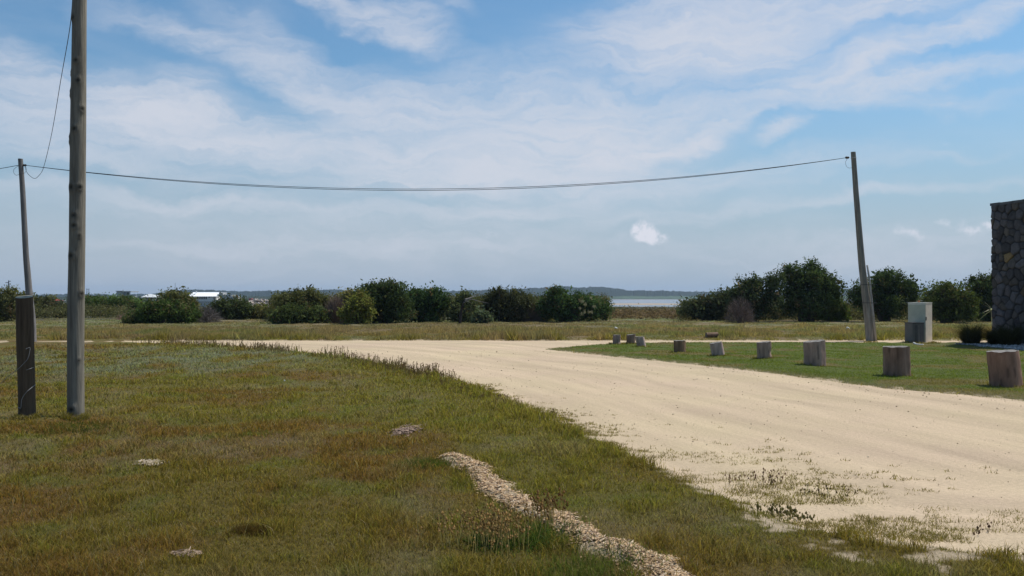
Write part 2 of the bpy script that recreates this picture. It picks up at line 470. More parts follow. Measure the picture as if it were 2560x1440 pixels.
c = mixm(t, mrange(t, tnoise(t, .05, 4), .35, .65, 0, 1), (.42, .32, .21, 1), (.34, .27, .19, 1)); t.links.new(c, p.inputs['Base Color'])
M['sandbar'] = m

# ------------------------------------------------------------------ ground sheet (rings round the viewpoint, finer ahead)
def polar(rings, angs):
    RR, AA = np.meshgrid(rings, angs, indexing='ij')
    return RR * np.sin(AA), RR * np.cos(AA)
def gridfaces(n, m, wrap=False):
    i = np.arange(n - 1)[:, None] * m; j = np.arange(m if wrap else m - 1)[None, :]; j2 = (j + 1) % m
    return np.stack([i + j, i + j2, i + m + j2, i + m + j], -1).reshape(-1, 4)
angs = np.concatenate([np.linspace(-R(40), R(40), 520), np.linspace(R(44), R(316), 60)])
rings = np.concatenate([[.3, 1, 2, 2.8], np.geomspace(3.4, 34, 300), np.geomspace(35, 450, 110), np.geomspace(470, 9000, 40)])
gx, gy = polar(rings, angs)
sx_, sy_ = gx.ravel(), gy.ravel()
s_ = road_s(sx_, sy_)
gz = ground_z(sx_, sy_, s_)
gc = grass_col(sx_, sy_, s_) * .6
sd = sandy(sx_, sy_, s_)
gc = lerp(gc, SAND * .82, sd[:]) if False else gc * (1 - sd[:, None]) + (SAND * .84) * sd[:, None]
gc = np.where((np.hypot(sx_, sy_) > 64)[:, None], np.array((.07, .065, .035)), gc)
bd_, bi_ = dpoly(sx_, sy_, BED)
gc = np.where(bi_[:, None], np.array((.20, .19, .17)), gc)
V = np.stack([sx_, sy_, gz], -1)
nr, na = gx.shape
Q = gridfaces(nr, na, True)[:, ::-1]
V = np.vstack([V, [[0, 0, 0.0]]]); gc = np.vstack([gc, gc[:1]])
T = np.array([(nr * na, (k + 1) % na, k) for k in range(na)])[:, ::-1]
g = mesh('ground', V, [Q, T], M['ground'], col=gc, smooth=True); tag(g, kind='structure')

# road sheet
rr = np.geomspace(3.0, 45, 330); aa = np.linspace(-R(62), R(62), 520)
x, y = polar(rr, aa); x = x.ravel(); y = y.ravel()
s_ = road_s(x, y)
dn, _ = dpoly(x, y, near_s, False)
z = (fbm(x, y, .6, 3, 81) - .5) * .025 + (fbm(x, y, 4, 3, 82) - .5) * .008 - .12 * sm(s_, .35, .6)
Q = gridfaces(len(rr), len(aa))[:, ::-1]
keep = (s_[Q] < .6).all(axis=1); Q = Q[keep]
used = np.unique(Q); remap = -np.ones(len(x), int); remap[used] = np.arange(len(used))
lane = dn + (fbm(x, y, .4, 3, 83) - .5) * .4
o = mesh('road', np.stack([x, y, z], -1)[used], [remap[Q]], M['road'], smooth=True,
         extra={'lane': lane[used], 'along': (x - y)[used]}); tag(o, kind='structure')

# lagoon and sand bars
wv = np.array([(-5, 390, -4.4), (900, 390, -4.4), (2600, 1342, -4.4), (-5, 1342, -4.4)])
o = mesh('water', wv, [np.array([[0, 1, 2, 3]])], M['water']); tag(o, kind='structure')
def flat_mound(name, cx_, cy_, rx, ry, z, h, m_, seed):
    n = 48; V = [(cx_, cy_, z + h)]
    for ring, q in ((.5, .9), (.85, .5), (1.0, 0), (1.02, -2.0)):
        for k in range(n):
            a = 2 * math.pi * k / n
            w = 1 + .25 * (mnoise.noise(Vector((math.cos(a) * 1.7, math.sin(a) * 1.7, seed))))
            V.append((cx_ + rx * ring * w * math.cos(a), cy_ + ry * ring * w * math.sin(a), z + h * q))
    Q = [(1 + r * n + k, 1 + (r + 1) * n + k, 1 + (r + 1) * n + (k + 1) % n, 1 + r * n + (k + 1) % n) for r in range(3) for k in range(n)]
    T = [(0, 1 + k, 1 + (k + 1) % n) for k in range(n)]
    o = mesh(name, V, [np.array(Q), np.array(T)], m_, smooth=True); tag(o, kind='structure'); return o
flat_mound('sandbar', 84, 600, 42, 50, -4.42, .12, M['sandbar'], 1)
flat_mound('sandbar', 110, 1180, 190, 20, -4.42, .15, M['sandbar'], 5)
flat_mound('sandbar', 18, 560, 12, 40, -4.42, .15, M['sandbar'], 9)

# ------------------------------------------------------------------ far wooded ridges
def ridge(name, prof, d, depth, basez, colr, seed, lump=1.0):
    px = np.array([p_[0] for p_ in prof], float); py = np.array([p_[1] for p_ in prof], float)
    X = np.arange(px[0], px[-1], 1.6)
    Y = np.interp(X, px, py)
    r2 = np.random.default_rng(seed)
    top = np.array([at(a, b, d).z for a, b in zip(X, Y)])
    jit = (fbm(X * .12, X * 0 + seed, 1, 4, seed) - .5) * 2.6 * lump + (fbm(X * .9, X * 0 + 3, 1, 2, seed + 1) - .5) * 1.6 * lump
    xs = (X - CX) / F
    rows = 14; V = []; C = []
    for k in range(rows):
        t_ = k / (rows - 1)
        dd = d - 60 + t_ * (depth + 60)
        prof_h = math.sin(min(t_ * 1.25, 1.0) * math.pi / 2) ** .8
        nn = (fbm(X * .35, X * 0 + k * 1.7, 1, 3, seed + 2) - .5) * 3.0 * lump * (t_ > 0)
        zz = basez + (top + jit - basez) * prof_h + nn * prof_h * .6
        if t_ > .8: zz = basez + (zz - basez) * (1 - (t_ - .8) * .8)
        V.append(np.stack([xs * dd * (d / dd) ** 0, np.full_like(X, dd), CAMH + (zz - CAMH) * dd / d], -1))
        cv = .75 + .6 * fbm(X * .25, X * 0 + k, 1, 3, seed + 4)
        C.append(np.array(colr) * cv[:, None])
    V = np.concatenate(V); C = np.concatenate(C)
    Q = gridfaces(rows, len(X))[:, ::-1]
    o = mesh(name, V, [Q], M['forest'], col=C, smooth=False); tag(o, kind='structure'); return o
ridge('hills', [(-900, 736), (0, 737), (210, 735), (330, 736), (400, 733), (430, 728), (455, 725), (500, 724), (540, 726), (600, 728), (700, 727), (770, 725), (850, 724), (900, 727), (1000, 727), (1100, 728), (1200, 725), (1300, 722), (1330, 720), (1375, 718), (1400, 714), (1430, 716), (1452, 719), (1480, 716), (1515, 718), (1550, 722), (1565, 726), (1650, 727), (1740, 729), (1900, 730), (2050, 729), (2105, 722), (2140, 723), (2240, 727), (2560, 730), (3600, 733)], 1500, 500, -4.2, (.018, .028, .018), 5)
ridge('hills', [(1480, 744), (1560, 740), (1640, 741), (1700, 740), (1760, 742), (1900, 741), (2200, 740), (2600, 742), (3400, 742)], 1360, 70, -4.3, (.075, .11, .07), 9, .35)
ridge('hills', [(-900, 741), (-200, 741), (100, 742), (400, 742), (620, 741), (800, 742), (1000, 743), (1200, 742), (1340, 744)], 760, 120, -3.4, (.028, .040, .022), 15, .45)

# ------------------------------------------------------------------ grass blades
def blades(x, y, z, h, w, col, lean=.5, seg=2, leandir=None):
    n = len(x)
    th = rng.random(n) * 2 * math.pi
    ld = rng.random(n) * 2 * math.pi if leandir is None else leandir
    ln = lean * (0.35 + .9 * rng.random(n)) * h
    lx, ly = np.cos(ld) * ln, np.sin(ld) * ln
    wx, wy = np.cos(th) * w * .5, np.sin(th) * w * .5
    tz = np.sqrt(np.maximum(h * h - ln * ln, (h * .25) ** 2))
    B = np.stack([x, y, z - .01], -1)
    wv_ = np.stack([wx, wy, np.zeros(n)], -1)
    if seg == 1:
        V = np.stack([B - wv_, B + wv_, B + np.stack([lx, ly, tz], -1)], 1).reshape(-1, 3)
        Fc = [np.arange(n * 3).reshape(-1, 3)]
        c = np.repeat(col, 3, axis=0)
        return V, Fc, c
    mid = B + np.stack([lx * .3, ly * .3, tz * .62], -1)
    tip = B + np.stack([lx * 1.1, ly * 1.1, tz], -1)
    V = np.stack([B - wv_, B + wv_, mid + wv_ * .75, mid - wv_ * .75, tip], 1).reshape(-1, 3)
    i = np.arange(n)[:, None] * 5
    Q = np.hstack([i, i + 1, i + 2, i + 3]); T = np.hstack([i + 3, i + 2, i + 4])
    return V, [Q, T], np.repeat(col, 5, axis=0)
def scatter(n, r0, r1, a0, a1, p=0.0):
    """density per area ~ 1/r^2 for p=0"""
    r = np.exp(rng.uniform(math.log(r0), math.log(r1), n)); a = rng.uniform(a0, a1, n)
    return r * np.sin(a), r * np.cos(a), r
def join(name, parts, m_):
    V = []; Qs = []; Ts = []; C = []; n = 0
    for v, f, c in parts:
        for q in f: (Qs if q.shape[1] == 4 else Ts).append(q + n)
        V.append(v); C.append(c); n += len(v)
    fc = []
    if Qs: fc.append(np.concatenate(Qs))
    if Ts: fc.append(np.concatenate(Ts))
    return mesh(name, np.concatenate(V), fc, m_, col=np.concatenate(C))

# near meadow
x, y, r = scatter(1050000, 3.6, 31.0, -R(37), R(37))
s_ = road_s(x, y); lm = lawn_mask(x, y)
ok = (s_ > -.05) & (~lm) & (y < 30.6)
x, y, r, s_ = x[ok], y[ok], r[ok], s_[ok]
sd = sandy(x, y, s_)
cover = sm(fbm(x, y, 6.0, 3, 91), .18, .40)
keep = rng.random(len(x)) < np.clip(cover, .6, 1) * (1 - sd * .96)
x, y, r, s_ = x[keep], y[keep], r[keep], s_[keep]
cl = fbm(x, y, 3.2, 3, 93)
h = (.036 + .045 * sm(cl, .38, .68)) * (.35 + 1.15 * rng.random(len(x)))
h *= 1 + .9 * sm(-s_, -1.1, -.1) * sm(y, 5, 12) + .6 * sm(y, 24, 30)
w = np.clip(.0007 * r, .003, .02) * (.7 + .7 * rng.random(len(x)))
c = grass_col(x, y, s_)
kind = rng.random(len(x))
c = np.where((kind < .10)[:, None], STRAW * 1.15, c)
c = np.where(((kind > .10) & (kind < .22))[:, None], c * .55 + GREEN * .5, c)
c = np.where(((kind > .22) & (kind < .38))[:, None], c * .5 + BROWN * .6, c)
c = c * ((.35 + 1.35 * rng.random(len(x)) ** 1.15) * (1 + .12 * sm(y, 7, 11)))[:, None]
z = ground_z(x, y, s_)
lean = .9
o = join('grass', [blades(x, y, z, h, w, c, lean, 2)], M['grass'])
tag(o, 'short mixed brown and green meadow grass in the foreground', 'grass', kind='stuff')

# mown lawn behind the log bollards
x, y, r = scatter(420000, 13, 31.5, R(0), R(40))
ok = lawn_mask(x, y); x, y, r = x[ok], y[ok], r[ok]
s_ = road_s(x, y); bd_, bi_ = dpoly(x, y, BED)
ok = (s_ > .0) & (~bi_) ; x, y, r, s_ = x[ok], y[ok], r[ok], s_[ok]
h = (.02 + .03 * fbm(x, y, 1.5, 2, 95)) * (.6 + .8 * rng.random(len(x)))
w = .0008 * r * (.7 + .6 * rng.random(len(x)))
c = grass_col(x, y, s_) * (.7 + .6 * rng.random(len(x)))[:, None]
o = join('grass', [blades(x, y, ground_z(x, y, s_), h, w, c, .9, 1)], M['grass'])
tag(o, 'close cut green lawn around the log bollards', 'lawn', kind='stuff')

# rough field beyond the cross road
x, y, r = scatter(520000, 31, 72, -R(38), R(38))
ok = y > 31.25; x, y, r = x[ok], y[ok], r[ok]
s_ = road_s(x, y)
ok = s_ > .03; x, y, r, s_ = x[ok], y[ok], r[ok], s_[ok]
cl = fbm(x, y, 1.3, 3, 97); cl2 = fbm(x, y, .25, 3, 98)
h = (.03 + .12 * sm(cl, .38, .72) + .06 * sm(cl2, .5, .7)) * (.55 + .7 * rng.random(len(x)))
h *= 1 + 1.0 * (1 - sm(y, 31.3, 34.5)) * sm(fbm(x, y, .8, 2, 96), .35, .6)
h *= 1 - .5 * sm(y, 38, 46)
w = .00095 * r * (.6 + .8 * rng.random(len(x)))
c = grass_col(x, y, s_) * (.6 + .8 * rng.random(len(x)))[:, None]
k_ = rng.random(len(x)); c = np.where((k_ < .08)[:, None], STRAW * 1.1, c)
o = join('grass', [blades(x, y, ground_z(x, y, s_), h, w, c, .55, 1)], M['grass'])
tag(o, 'rough dry field grass beyond the cross road', 'grass', kind='stuff')

# sparse creeping tufts on the sandy verge
tx, ty, tr = scatter(150000, 4.2, 18, -R(20), R(38))
s_ = road_s(tx, ty)
pr = np.exp(-np.clip(-s_, 0, 9) / (.16 + .36 * sm(tx, 1, 3) * (1 - sm(ty, 8, 12)))) * sm(fbm(tx, ty * 1.6, 1.9, 4, 99), .40, .56)
ok = (s_ < .25) & (ty < 16) & (rng.random(len(tx)) < pr) & (~lawn_mask(tx, ty))
dl, _ = dpoly(tx, ty, lawn_low, False)
ok &= dl > 1.5
tx, ty, tr = tx[ok], ty[ok], tr[ok]
nb = 14
x = np.repeat(tx, nb) + rng.normal(size=len(tx) * nb) * .03; y = np.repeat(ty, nb) + rng.normal(size=len(tx) * nb) * .02
r = np.repeat(tr, nb)
z = np.maximum(ground_z(x, y), 0.006)
h = .014 + .034 * rng.random(len(x)) ** 2; w = np.clip(.0010 * r, .003, .02)
c = np.where(rng.random(len(x))[:, None] < .5, OLIVE * .95, STRAW * 1.25) * (.6 + .7 * rng.random(len(x)))[:, None]
o = join('creeping_grass', [blades(x, y, z, h, w, c, .9, 1)], M['grass'])
tag(o, 'thin creeping grass spreading over the sandy road edge', 'grass', kind='stuff')

# pebbles and grit on the road and verge
def stones(name, x, y, z, rad, col, m_, flat=.6, elong=0.0):
    n = len(x)
    base = np.array([(1, 0, 0), (-.5, .87, 0), (-.5, -.87, 0), (0, 0, 1), (0, 0, -1), (.3, .5, .5)])
    oct_ = np.array([(1, 0, 0), (0, 1, 0), (-1, 0, 0), (0, -1, 0), (0, 0, 1), (0, 0, -1)], float)
    J = 1 + .35 * rng.normal(size=(n, 6, 1)).clip(-1, 1)
    P = oct_[None] * J
    P[:, :, 2] *= flat
    P[:, :, 0] *= 1 + elong * rng.random((n, 1)) * 3
    a = rng.random(n) * 6.28; ca, sa = np.cos(a)[:, None], np.sin(a)[:, None]
    X = P[:, :, 0] * ca - P[:, :, 1] * sa; Y = P[:, :, 0] * sa + P[:, :, 1] * ca
    tl = (rng.random((n, 1)) - .5) * .9 * (elong > 0)
    Z = P[:, :, 2] + tl * P[:, :, 0]
    Vv = np.stack([X, Y, Z], -1) * np.asarray(rad)[:, None, None] + np.stack([x, y, z], -1)[:, None, :]
    F0 = np.array([(0, 1, 4), (1, 2, 4), (2, 3, 4), (3, 0, 4), (1, 0, 5), (2, 1, 5), (3, 2, 5), (0, 3, 5)])
    Fc = (F0[None] + np.arange(n)[:, None, None] * 6).reshape(-1, 3)
    return mesh(name, Vv.reshape(-1, 3), [Fc], m_, col=np.repeat(col, 6, axis=0))
x, y, r = scatter(16000, 4, 26, -R(25), R(38))
s_ = road_s(x, y); ok = (s_ < .3) & (rng.random(len(x)) < .35 + .65 * sm(s_, -1.5, 0)); x, y, r = x[ok], y[ok], r[ok]
rad = .0007 * r * (.4 + 1.2 * rng.random(len(x)) ** 3)
c = np.where(rng.random(len(x))[:, None] < .45, np.array((.42, .31, .20)), np.array((.62, .50, .35))) * (.6 + .6 * rng.random(len(x)))[:, None]
o = stones('pebbles', x, y, np.full(len(x), .005), rad, c, M['chips']); tag(o, 'small pebbles and grit lying on the sand road', 'pebbles', kind='stuff')

# strip of pale chippings
SL = np.array(STRIP)
n = 26000
k = rng.integers(0, len(SL) - 1, n); t_ = rng.random(n)[:, None]
P = SL[k] * (1 - t_) + SL[k + 1] * t_ + rng.normal(size=(n, 2)) * np.where(rng.random((n, 1)) < .2, .14, .07)
x, y = P[:, 0], P[:, 1]
sw = strip_w(x, y); ok = rng.random(n) < (1 - sm(sw, .8, 1.5)) * (.12 + .88 * sm(fbm(x, y, 5, 3, 100), .38, .52)); x, y = x[ok], y[ok]
z = ground_z(x, y) + .004 + .012 * rng.random(len(x))
q = rng.random(len(x))[:, None]
c = np.where(q < .55, np.array((.56, .37, .20)), np.where(q < .78, np.array((.66, .50, .34)), np.array((.15, .085, .05)))) * (.7 + .5 * rng.random(len(x)))[:, None]
o = stones('wood_chips', x, y, z, .0035 + .006 * rng.random(len(x)) ** 2, c, M['chips'], .45, 1.0)
tag(o, 'strip of pale chippings and dry straw bits through the grass', 'chippings', kind='stuff')
# small patches
for i, ((px, py), rx, ry) in enumerate(patches):
    n = (700, 500, 160)[i]
    x = px + rng.normal(size=n) * rx * .5; y = py + rng.normal(size=n) * ry
    z = ground_z(x, y) + .006 + (.03 if i == 1 else .01) * rng.random(n)
    cc = ((.52, .42, .30), (.32, .22, .16), (.34, .24, .17))[i]
    c = np.array(cc) * (.5 + .75 * rng.random(n))[:, None]
    o = stones(('grit_patch', 'dry_brushwood', 'grit_patch')[i], x, y, z, .006 + .008 * rng.random(n), c, M['chips'], .5, 1.0)
    tag(o, ('pale patch of grit in the brown grass', 'small heap of dry grey twigs in the grass', 'broken pinkish grit patch low in the grass')[i], ('grit', 'brushwood', 'grit')[i], kind='stuff')
# gravel bed by the stone wall
n = 5000
bx = [p_[0] for p_ in BED]; by = [p_[1] for p_ in BED]
x = rng.uniform(min(bx), max(bx), n * 3); y = rng.uniform(min(by), max(by), n * 3)
_, bi_ = dpoly(x, y, BED); x, y = x[bi_], y[bi_]
c = np.array((.36, .34, .33)) * (.4 + .9 * rng.random(len(x)))[:, None]
o = stones('gravel', x, y, ground_z(x, y) + .015, .02 + .035 * rng.random(len(x)) ** 2, c, M['stone'], .7)
tag(o, 'grey gravel bed at the foot of the stone wall', 'gravel', kind='stuff')

# fringe of tall dry weeds along the near edge of the road
def weeds(x, y, h, col, headcol, nst=5, spread=.05, head=.012, name='weeds', parent=None, label=None):
    MBv = []; Tn = []; C = []; n0 = 0
    N_ = len(x) * nst
    X = np.repeat(x, nst) + rng.normal(size=N_) * spread; Y = np.repeat(y, nst) + rng.normal(size=N_) * spread
    Z = np.repeat(ground_z(x, y), nst); H = np.repeat(h, nst) * (.55 + .6 * rng.random(N_))
    a = rng.random(N_) * 6.28; l = H * .3 * rng.random(N_)
    d_ = np.hypot(X, Y); w = np.clip(.0005 * d_, .0018, .01)
    B = np.stack([X, Y, Z], -1); tip = B + np.stack([np.cos(a) * l, np.sin(a) * l, H], -1)
    wv_ = np.stack([w, w * 0, w * 0], -1)
    parts = []
    V = np.stack([B - wv_ * .6, B + wv_ * .6, tip + wv_ * .4, tip - wv_ * .4], 1).reshape(-1, 3)
    parts.append((V, [np.arange(N_ * 4).reshape(-1, 4)], np.repeat(np.array(col) * (.6 + .7 * rng.random(N_))[:, None], 4, axis=0)))
    # seed heads up the stem
    for q in (1.0, .9, .8, .68):
        m_ = rng.random(N_) < (.95 if q == 1.0 else .6)
        c0 = (B * (1 - q) + tip * q)[m_]; k = len(c0)
        c0 = c0 + rng.normal(size=(k, 3)) * np.array([.012, .012, .004])
        hs = (head * (.6 + .8 * rng.random(k)))[:, None]
        oc = np.array([(1, 0, 0), (0, 1, 0), (-1, 0, 0), (0, -1, 0), (0, 0, 1.5), (0, 0, -1.2)], float)
        Vv = (c0[:, None, :] + oc[None] * hs[:, :, None]).reshape(-1, 3)
        F0 = np.array([(0, 1, 4), (1, 2, 4), (2, 3, 4), (3, 0, 4), (1, 0, 5), (2, 1, 5), (3, 2, 5), (0, 3, 5)])
        parts.append((Vv, [(F0[None] + np.arange(k)[:, None, None] * 6).reshape(-1, 3)], np.repeat(np.array(headcol) * (.5 + .9 * rng.random(k))[:, None], 6, axis=0)))
    return parts
# positions along the near edge: param by px of edge line
edge = np.array(near_s); ds = np.r_[0, np.cumsum(np.hypot(*np.diff(edge, axis=0).T))]
def along_edge(px0, px1, n, off0, off1):
    pxs = CX + F * edge[:, 0] / edge[:, 1]
    i0 = np.argmin(abs(pxs - px0)); i1 = np.argmin(abs(pxs - px1)); a, b = sorted((ds[i0], ds[i1]))
    t_ = rng.uniform(a, b, n)
    X = np.interp(t_, ds, edge[:, 0]); Y = np.interp(t_, ds, edge[:, 1])
    X2 = np.interp(t_ + .05, ds, edge[:, 0]); Y2 = np.interp(t_ + .05, ds, edge[:, 1])
    dx, dy = X2 - X, Y2 - Y; l = np.hypot(dx, dy) + 1e-9
    o_ = rng.uniform(off0, off1, n)
    # grass side is to the left/near: choose normal pointing to smaller y
    nx, ny = dy / l, -dx / l; sg = np.where(ny > 0, -1, 1)
    return X + nx * sg * o_, Y + ny * sg * o_
parts = []
for a, b, n, hh in ((380, 760, 130, .19), (820, 900, 26, .24), (900, 1000, 34, .16), (1000, 1150, 100, .20), (1150, 1400, 24, .10), (500, 620, 22, .24), (640, 770, 40, .2)):
    x, y = along_edge(a, b, n, 0.0, .75)
    hh_ = hh * (.35 + .95 * rng.random(n))
    parts += weeds(x, y, hh_, (.24, .18, .09), (.20, .115, .07), 3, .06, .0075)
o = join('weeds', parts, M['weed']); tag(o, 'fringe of tall dry seeding weeds along the near road edge', 'weeds', kind='stuff')

# tall stray stalks in the foreground
x, y, r = scatter(1100, 4.2, 14, -R(34), R(20)); s_ = road_s(x, y); ok = s_ > .3; x, y = x[ok], y[ok]
V, Fc, c = blades(x, y, ground_z(x, y), .08 + .12 * rng.random(len(x)), np.full(len(x), .003), np.tile(STRAW * 1.5, (len(x), 1)), .8, 2)
o = mesh('straw_stalks', V, Fc, M['grass'], col=c); tag(o, 'single pale straw stalks sticking up from the meadow grass', 'straw', kind='stuff')

# ------------------------------------------------------------------ plants standing alone
def clump_plant(name, label, cat, gx_, gy_, rad, nst, h, stemc, headc, leafc=None, leafr=.0, heads=.011, leafn=0, loff=(0, 0), lh=.1):
    z0 = float(ground_z(np.array([gx_]), np.array([gy_]))[0])
    root = empty(name, (gx_, gy_, z0), label, cat)
    x = gx_ + rng.normal(size=nst) * rad[0]; y = gy_ + rng.normal(size=nst) * rad[1]
    pr = weeds(x, y, np.full(nst, h), stemc, headc, 2, .03, heads)
    V = []; 
    st = pr[0]; o = mesh('stems', st[0], st[1], M['weed'], root, col=st[2])['kind'] = 'stuff'
    Vv = []; Ts = []; C = []; n = 0
    for v, f, c in pr[1:]:
        Ts.append(f[0] + n); Vv.append(v); C.append(c); n += len(v)
    mesh('seed_heads', np.concatenate(Vv), [np.concatenate(Ts)], M['weed'], root, col=np.concatenate(C))['kind'] = 'stuff'
    if leafn:
        x = gx_ + loff[0] + rng.normal(size=leafn) * leafr; y = gy_ + loff[1] + rng.normal(size=leafn) * leafr * .7
        c = np.array(leafc) * (.5 + .9 * rng.random(leafn))[:, None]
        V, Fc, c = blades(x, y, ground_z(x, y), lh * (.4 + .8 * rng.random(leafn)), np.full(leafn, .008), c, .7, 2)
        mesh('leaves', V, Fc, M['grass'], root, col=c)
    return root
a = G(1235, 1345); clump_plant('dry_weed_clump', 'bushy dry weed with brown seed heads and green leaves beside the pale chippings', 'weed', a[0], a[1], (.17, .14), 110, .19, (.42, .32, .15), (.46, .30, .13), (.09, .125, .035), .11, .0075, 900, (.03, -.02), .07)
a = G(1375, 1310); clump_plant('dry_weed_clump', 'thin dry weed with few brown heads just right of the chipping strip', 'weed', a[0], a[1], (.06, .05), 22, .19, (.32, .23, .10), (.28, .16, .07), heads=.008)
a = G(2060, 1240); clump_plant('green_weed', 'dark green leafy weed growing out of the sand road edge', 'weed', a[0], a[1], (.10, .05), 9, .12, (.16, .16, .06), (.16, .11, .05), (.09, .11, .05), .09, .007, 420, (0, 0), .05)
a = G(1900, 1210); clump_plant('sandy_weed', 'thin dry weed with sparse dark heads on bare sand', 'weed', a[0], a[1], (.12, .10), 12, .16, (.34, .26, .15), (.22, .13, .09), (.2, .17, .08), .12, .007, 120, (0, 0), .03)
a = G(1960, 1290); clump_plant('speckled_weed', 'low mottled olive weed at the corner where meadow meets sand', 'weed', a[0], a[1], (.12, .10), 26, .07, (.26, .22, .10), (.26, .22, .09), (.24, .21, .08), .14, .009, 700, (0, 0), .05)
a = G(2450, 1330); clump_plant('sparse_weed', 'single brown weed stalk near the lower right sand', 'weed', a[0], a[1], (.03, .03), 4, .10, (.2, .14, .09), (.18, .11, .07), heads=.007)
for i, (px, py, w_, lab) in enumerate([(1060, 1165, .14, 'dark green grass tussock left of the start of the chipping strip'), (1320, 1345, .16, 'lush green grass tussock against the bushy dry weed'), (630, 1345, .06, 'dark brown grass tussock low in the foreground meadow'),(1480,1425,.2,'green grass tussock at the bottom edge beside the chippings'),(590,1085,.22,'bright green grass tussock in the middle of the meadow'),(190,1075,.3,'green grass tussock round the foot of the tall round pole')]):
    a = G(px, py); n = 1400
    x = a[0] + rng.normal(size=n) * w_; y = a[1] + rng.normal(size=n) * w_ * .8
    cc = np.array(((.10, .125, .025), (.085, .125, .03), (.12, .075, .025), (.13, .15, .035), (.13, .16, .03), (.10, .115, .025))[i]) * (.6 + .8 * rng.random(n))[:, None]
    V, Fc, c = blades(x, y, ground_z(x, y), (.07, .10, .05, .09, .04, .07)[i] * (.5 + .9 * rng.random(n)), np.full(n, .0045 + .002 * (i > 3)), cc, .75, 2)
    o = mesh('grass_tussock', V, Fc, M['grass'], col=c); tag(o, lab, 'tussock', 'grass tussocks in the meadow')

# ------------------------------------------------------------------ trees
def leaves(C0, n_per, spread, size, col, var=.35):
    """C0 cluster centres (k,3); returns verts, quads, colours"""
    k = len(C0); n = k * n_per
    P = np.repeat(C0, n_per, axis=0) + rng.normal(size=(n, 3)) * spread
    a = rng.normal(size=(n, 3)); a /= np.linalg.norm(a, axis=1)[:, None]
    b = np.cross(a, rng.normal(size=(n, 3))); b /= np.linalg.norm(b, axis=1)[:, None] + 1e-9
    sz = size * (.55 + .9 * rng.random(n))[:, None]
    a = a * sz; b = b * sz * .5
    V = np.stack([P - a, P + b, P + a, P - b], 1).reshape(-1, 3)
    cf = np.repeat(1 + var * rng.normal(size=k).clip(-1.5, 1.8), n_per) * (.75 + .5 * rng.random(n))
    hue = np.repeat((rng.random(k) < .14) * rng.random(k), n_per)[:, None]
    c = (np.asarray(col)[None] * (1 - hue) + np.array((.15, .105, .06)) * hue) * np.clip(cf, .2, 3)[:, None]
    return V, np.arange(n * 4).reshape(-1, 4), np.repeat(c, 4, axis=0)
def lobes_pts(lobes, d, n, depth_scale=1.0, shell=.5):
    """lobes: (px,py,rx_px,ry_px); sample points in 3-D ellipsoids"""
    vols = np.array([l[2] * l[3] for l in lobes], float); vols /= vols.sum()
    out_ = []
    for l, f in zip(lobes, vols):
        k = max(4, int(n * f))
        c_ = at(l[0], l[1], d + (l[4] if len(l) > 4 else 0)); s__ = d / F
        v = rng.normal(size=(k, 3)); v /= np.linalg.norm(v, axis=1)[:, None]
        rr_ = rng.random(k) ** shell
        # lumpy surface
        lump = 1 + .16 * np.sin(v[:, 0] * 5 + l[0]) * np.sin(v[:, 2] * 6 + l[1]) + .06 * rng.normal(size=k).clip(-1.5, 1.5)
        rr_ = rr_ * lump
        R_ = np.array([l[2] * s__, (l[2] + l[3]) * .5 * s__ * depth_scale, l[3] * s__])
        out_.append(np.array(c_)[None] + v * rr_[:, None] * R_[None])
    return np.concatenate(out_)
def tree(label, lobes, base, d=None, col=(.055, .075, .028), name='shrub_tree', cat='tree', dens=1.0, size=.055, group='dark evergreen trees beyond the field', spiky=False):
    bx_, by_ = base
    if d is None: d = G(bx_, by_)[1]
    x0 = at(bx_, by_, d).x
    zg = float(ground_z(np.array([x0]), np.array([d]))[0])
    root = empty(name, (x0, d, zg), label, cat, group)
    col = tuple(np.array(col) * np.array((1.45, 1.35, 1.35)))
    area = sum(l[2] * l[3] for l in lobes) * (d / F) ** 2
    lobes = [(l[0], l[1], l[2] * 1.06, l[3] * 1.04) + tuple(l[4:]) for l in lobes]
    ncl = int((90 + area * 60) * dens)
    P = lobes_pts(lobes, d, ncl, 1.0, .42)
    P = P[P[:, 2] > zg + .05]
    Pi = lobes_pts([(l[0], l[1], l[2] * .75, l[3] * .72) + tuple(l[4:]) for l in lobes], d, int(ncl * .7), 1.0, .5)
    Pi = Pi[Pi[:, 2] > zg + .1]
    V1, Q1, C1 = leaves(P, 44, .13, size, col)
    V2, Q2, C2 = leaves(Pi, 12, .2, .11, col, .2)
    Q = np.vstack([Q1, Q2 + len(V1)]); Vv = np.vstack([V1, V2]); Cc = np.vstack([C1, C2])
    Vv[:, 2] = np.maximum(Vv[:, 2], zg + .01)
    mesh('crown', Vv, [Q], M['leaf'], root, col=Cc)
    tb = MB(); bc = np.array((.10, .08, .06))
    for i, l in enumerate(lobes):
        c_ = np.array(at(l[0], l[1], d + (l[4] if len(l) > 4 else 0)))
        b0 = np.array((x0 + (i - len(lobes) / 2) * .12, d + .05 * i, zg - .1))
        mid = b0 * .5 + c_ * .5 + np.array((0, 0, .15)) + rng.normal(size=3) * .1
        tb.tube([b0, (b0 + mid) / 2 + rng.normal(size=3) * .05, mid, c_], [.11, .09, .06, .03], 6, bc)
        for q in range(4):
            e = c_ + rng.normal(size=3) * np.array((l[2], l[2], l[3])) * d / F * .28
            tb.tube([mid, (mid + e) / 2 + rng.normal(size=3) * .06, e], [.045, .03, .012], 5, bc)
    tb.build('trunk', M['bark'], root)
    return root
DK = (.095, .102, .042); DG = (.080, .125, .040)
OL = (.150, .148, .058)
tree('dark tree at the left frame edge beneath the far pole', [(-40, 755, 60, 42), (15, 765, 42, 38), (25, 735, 20, 20), (-10, 780, 50, 24)], (0, 806), col=DK)
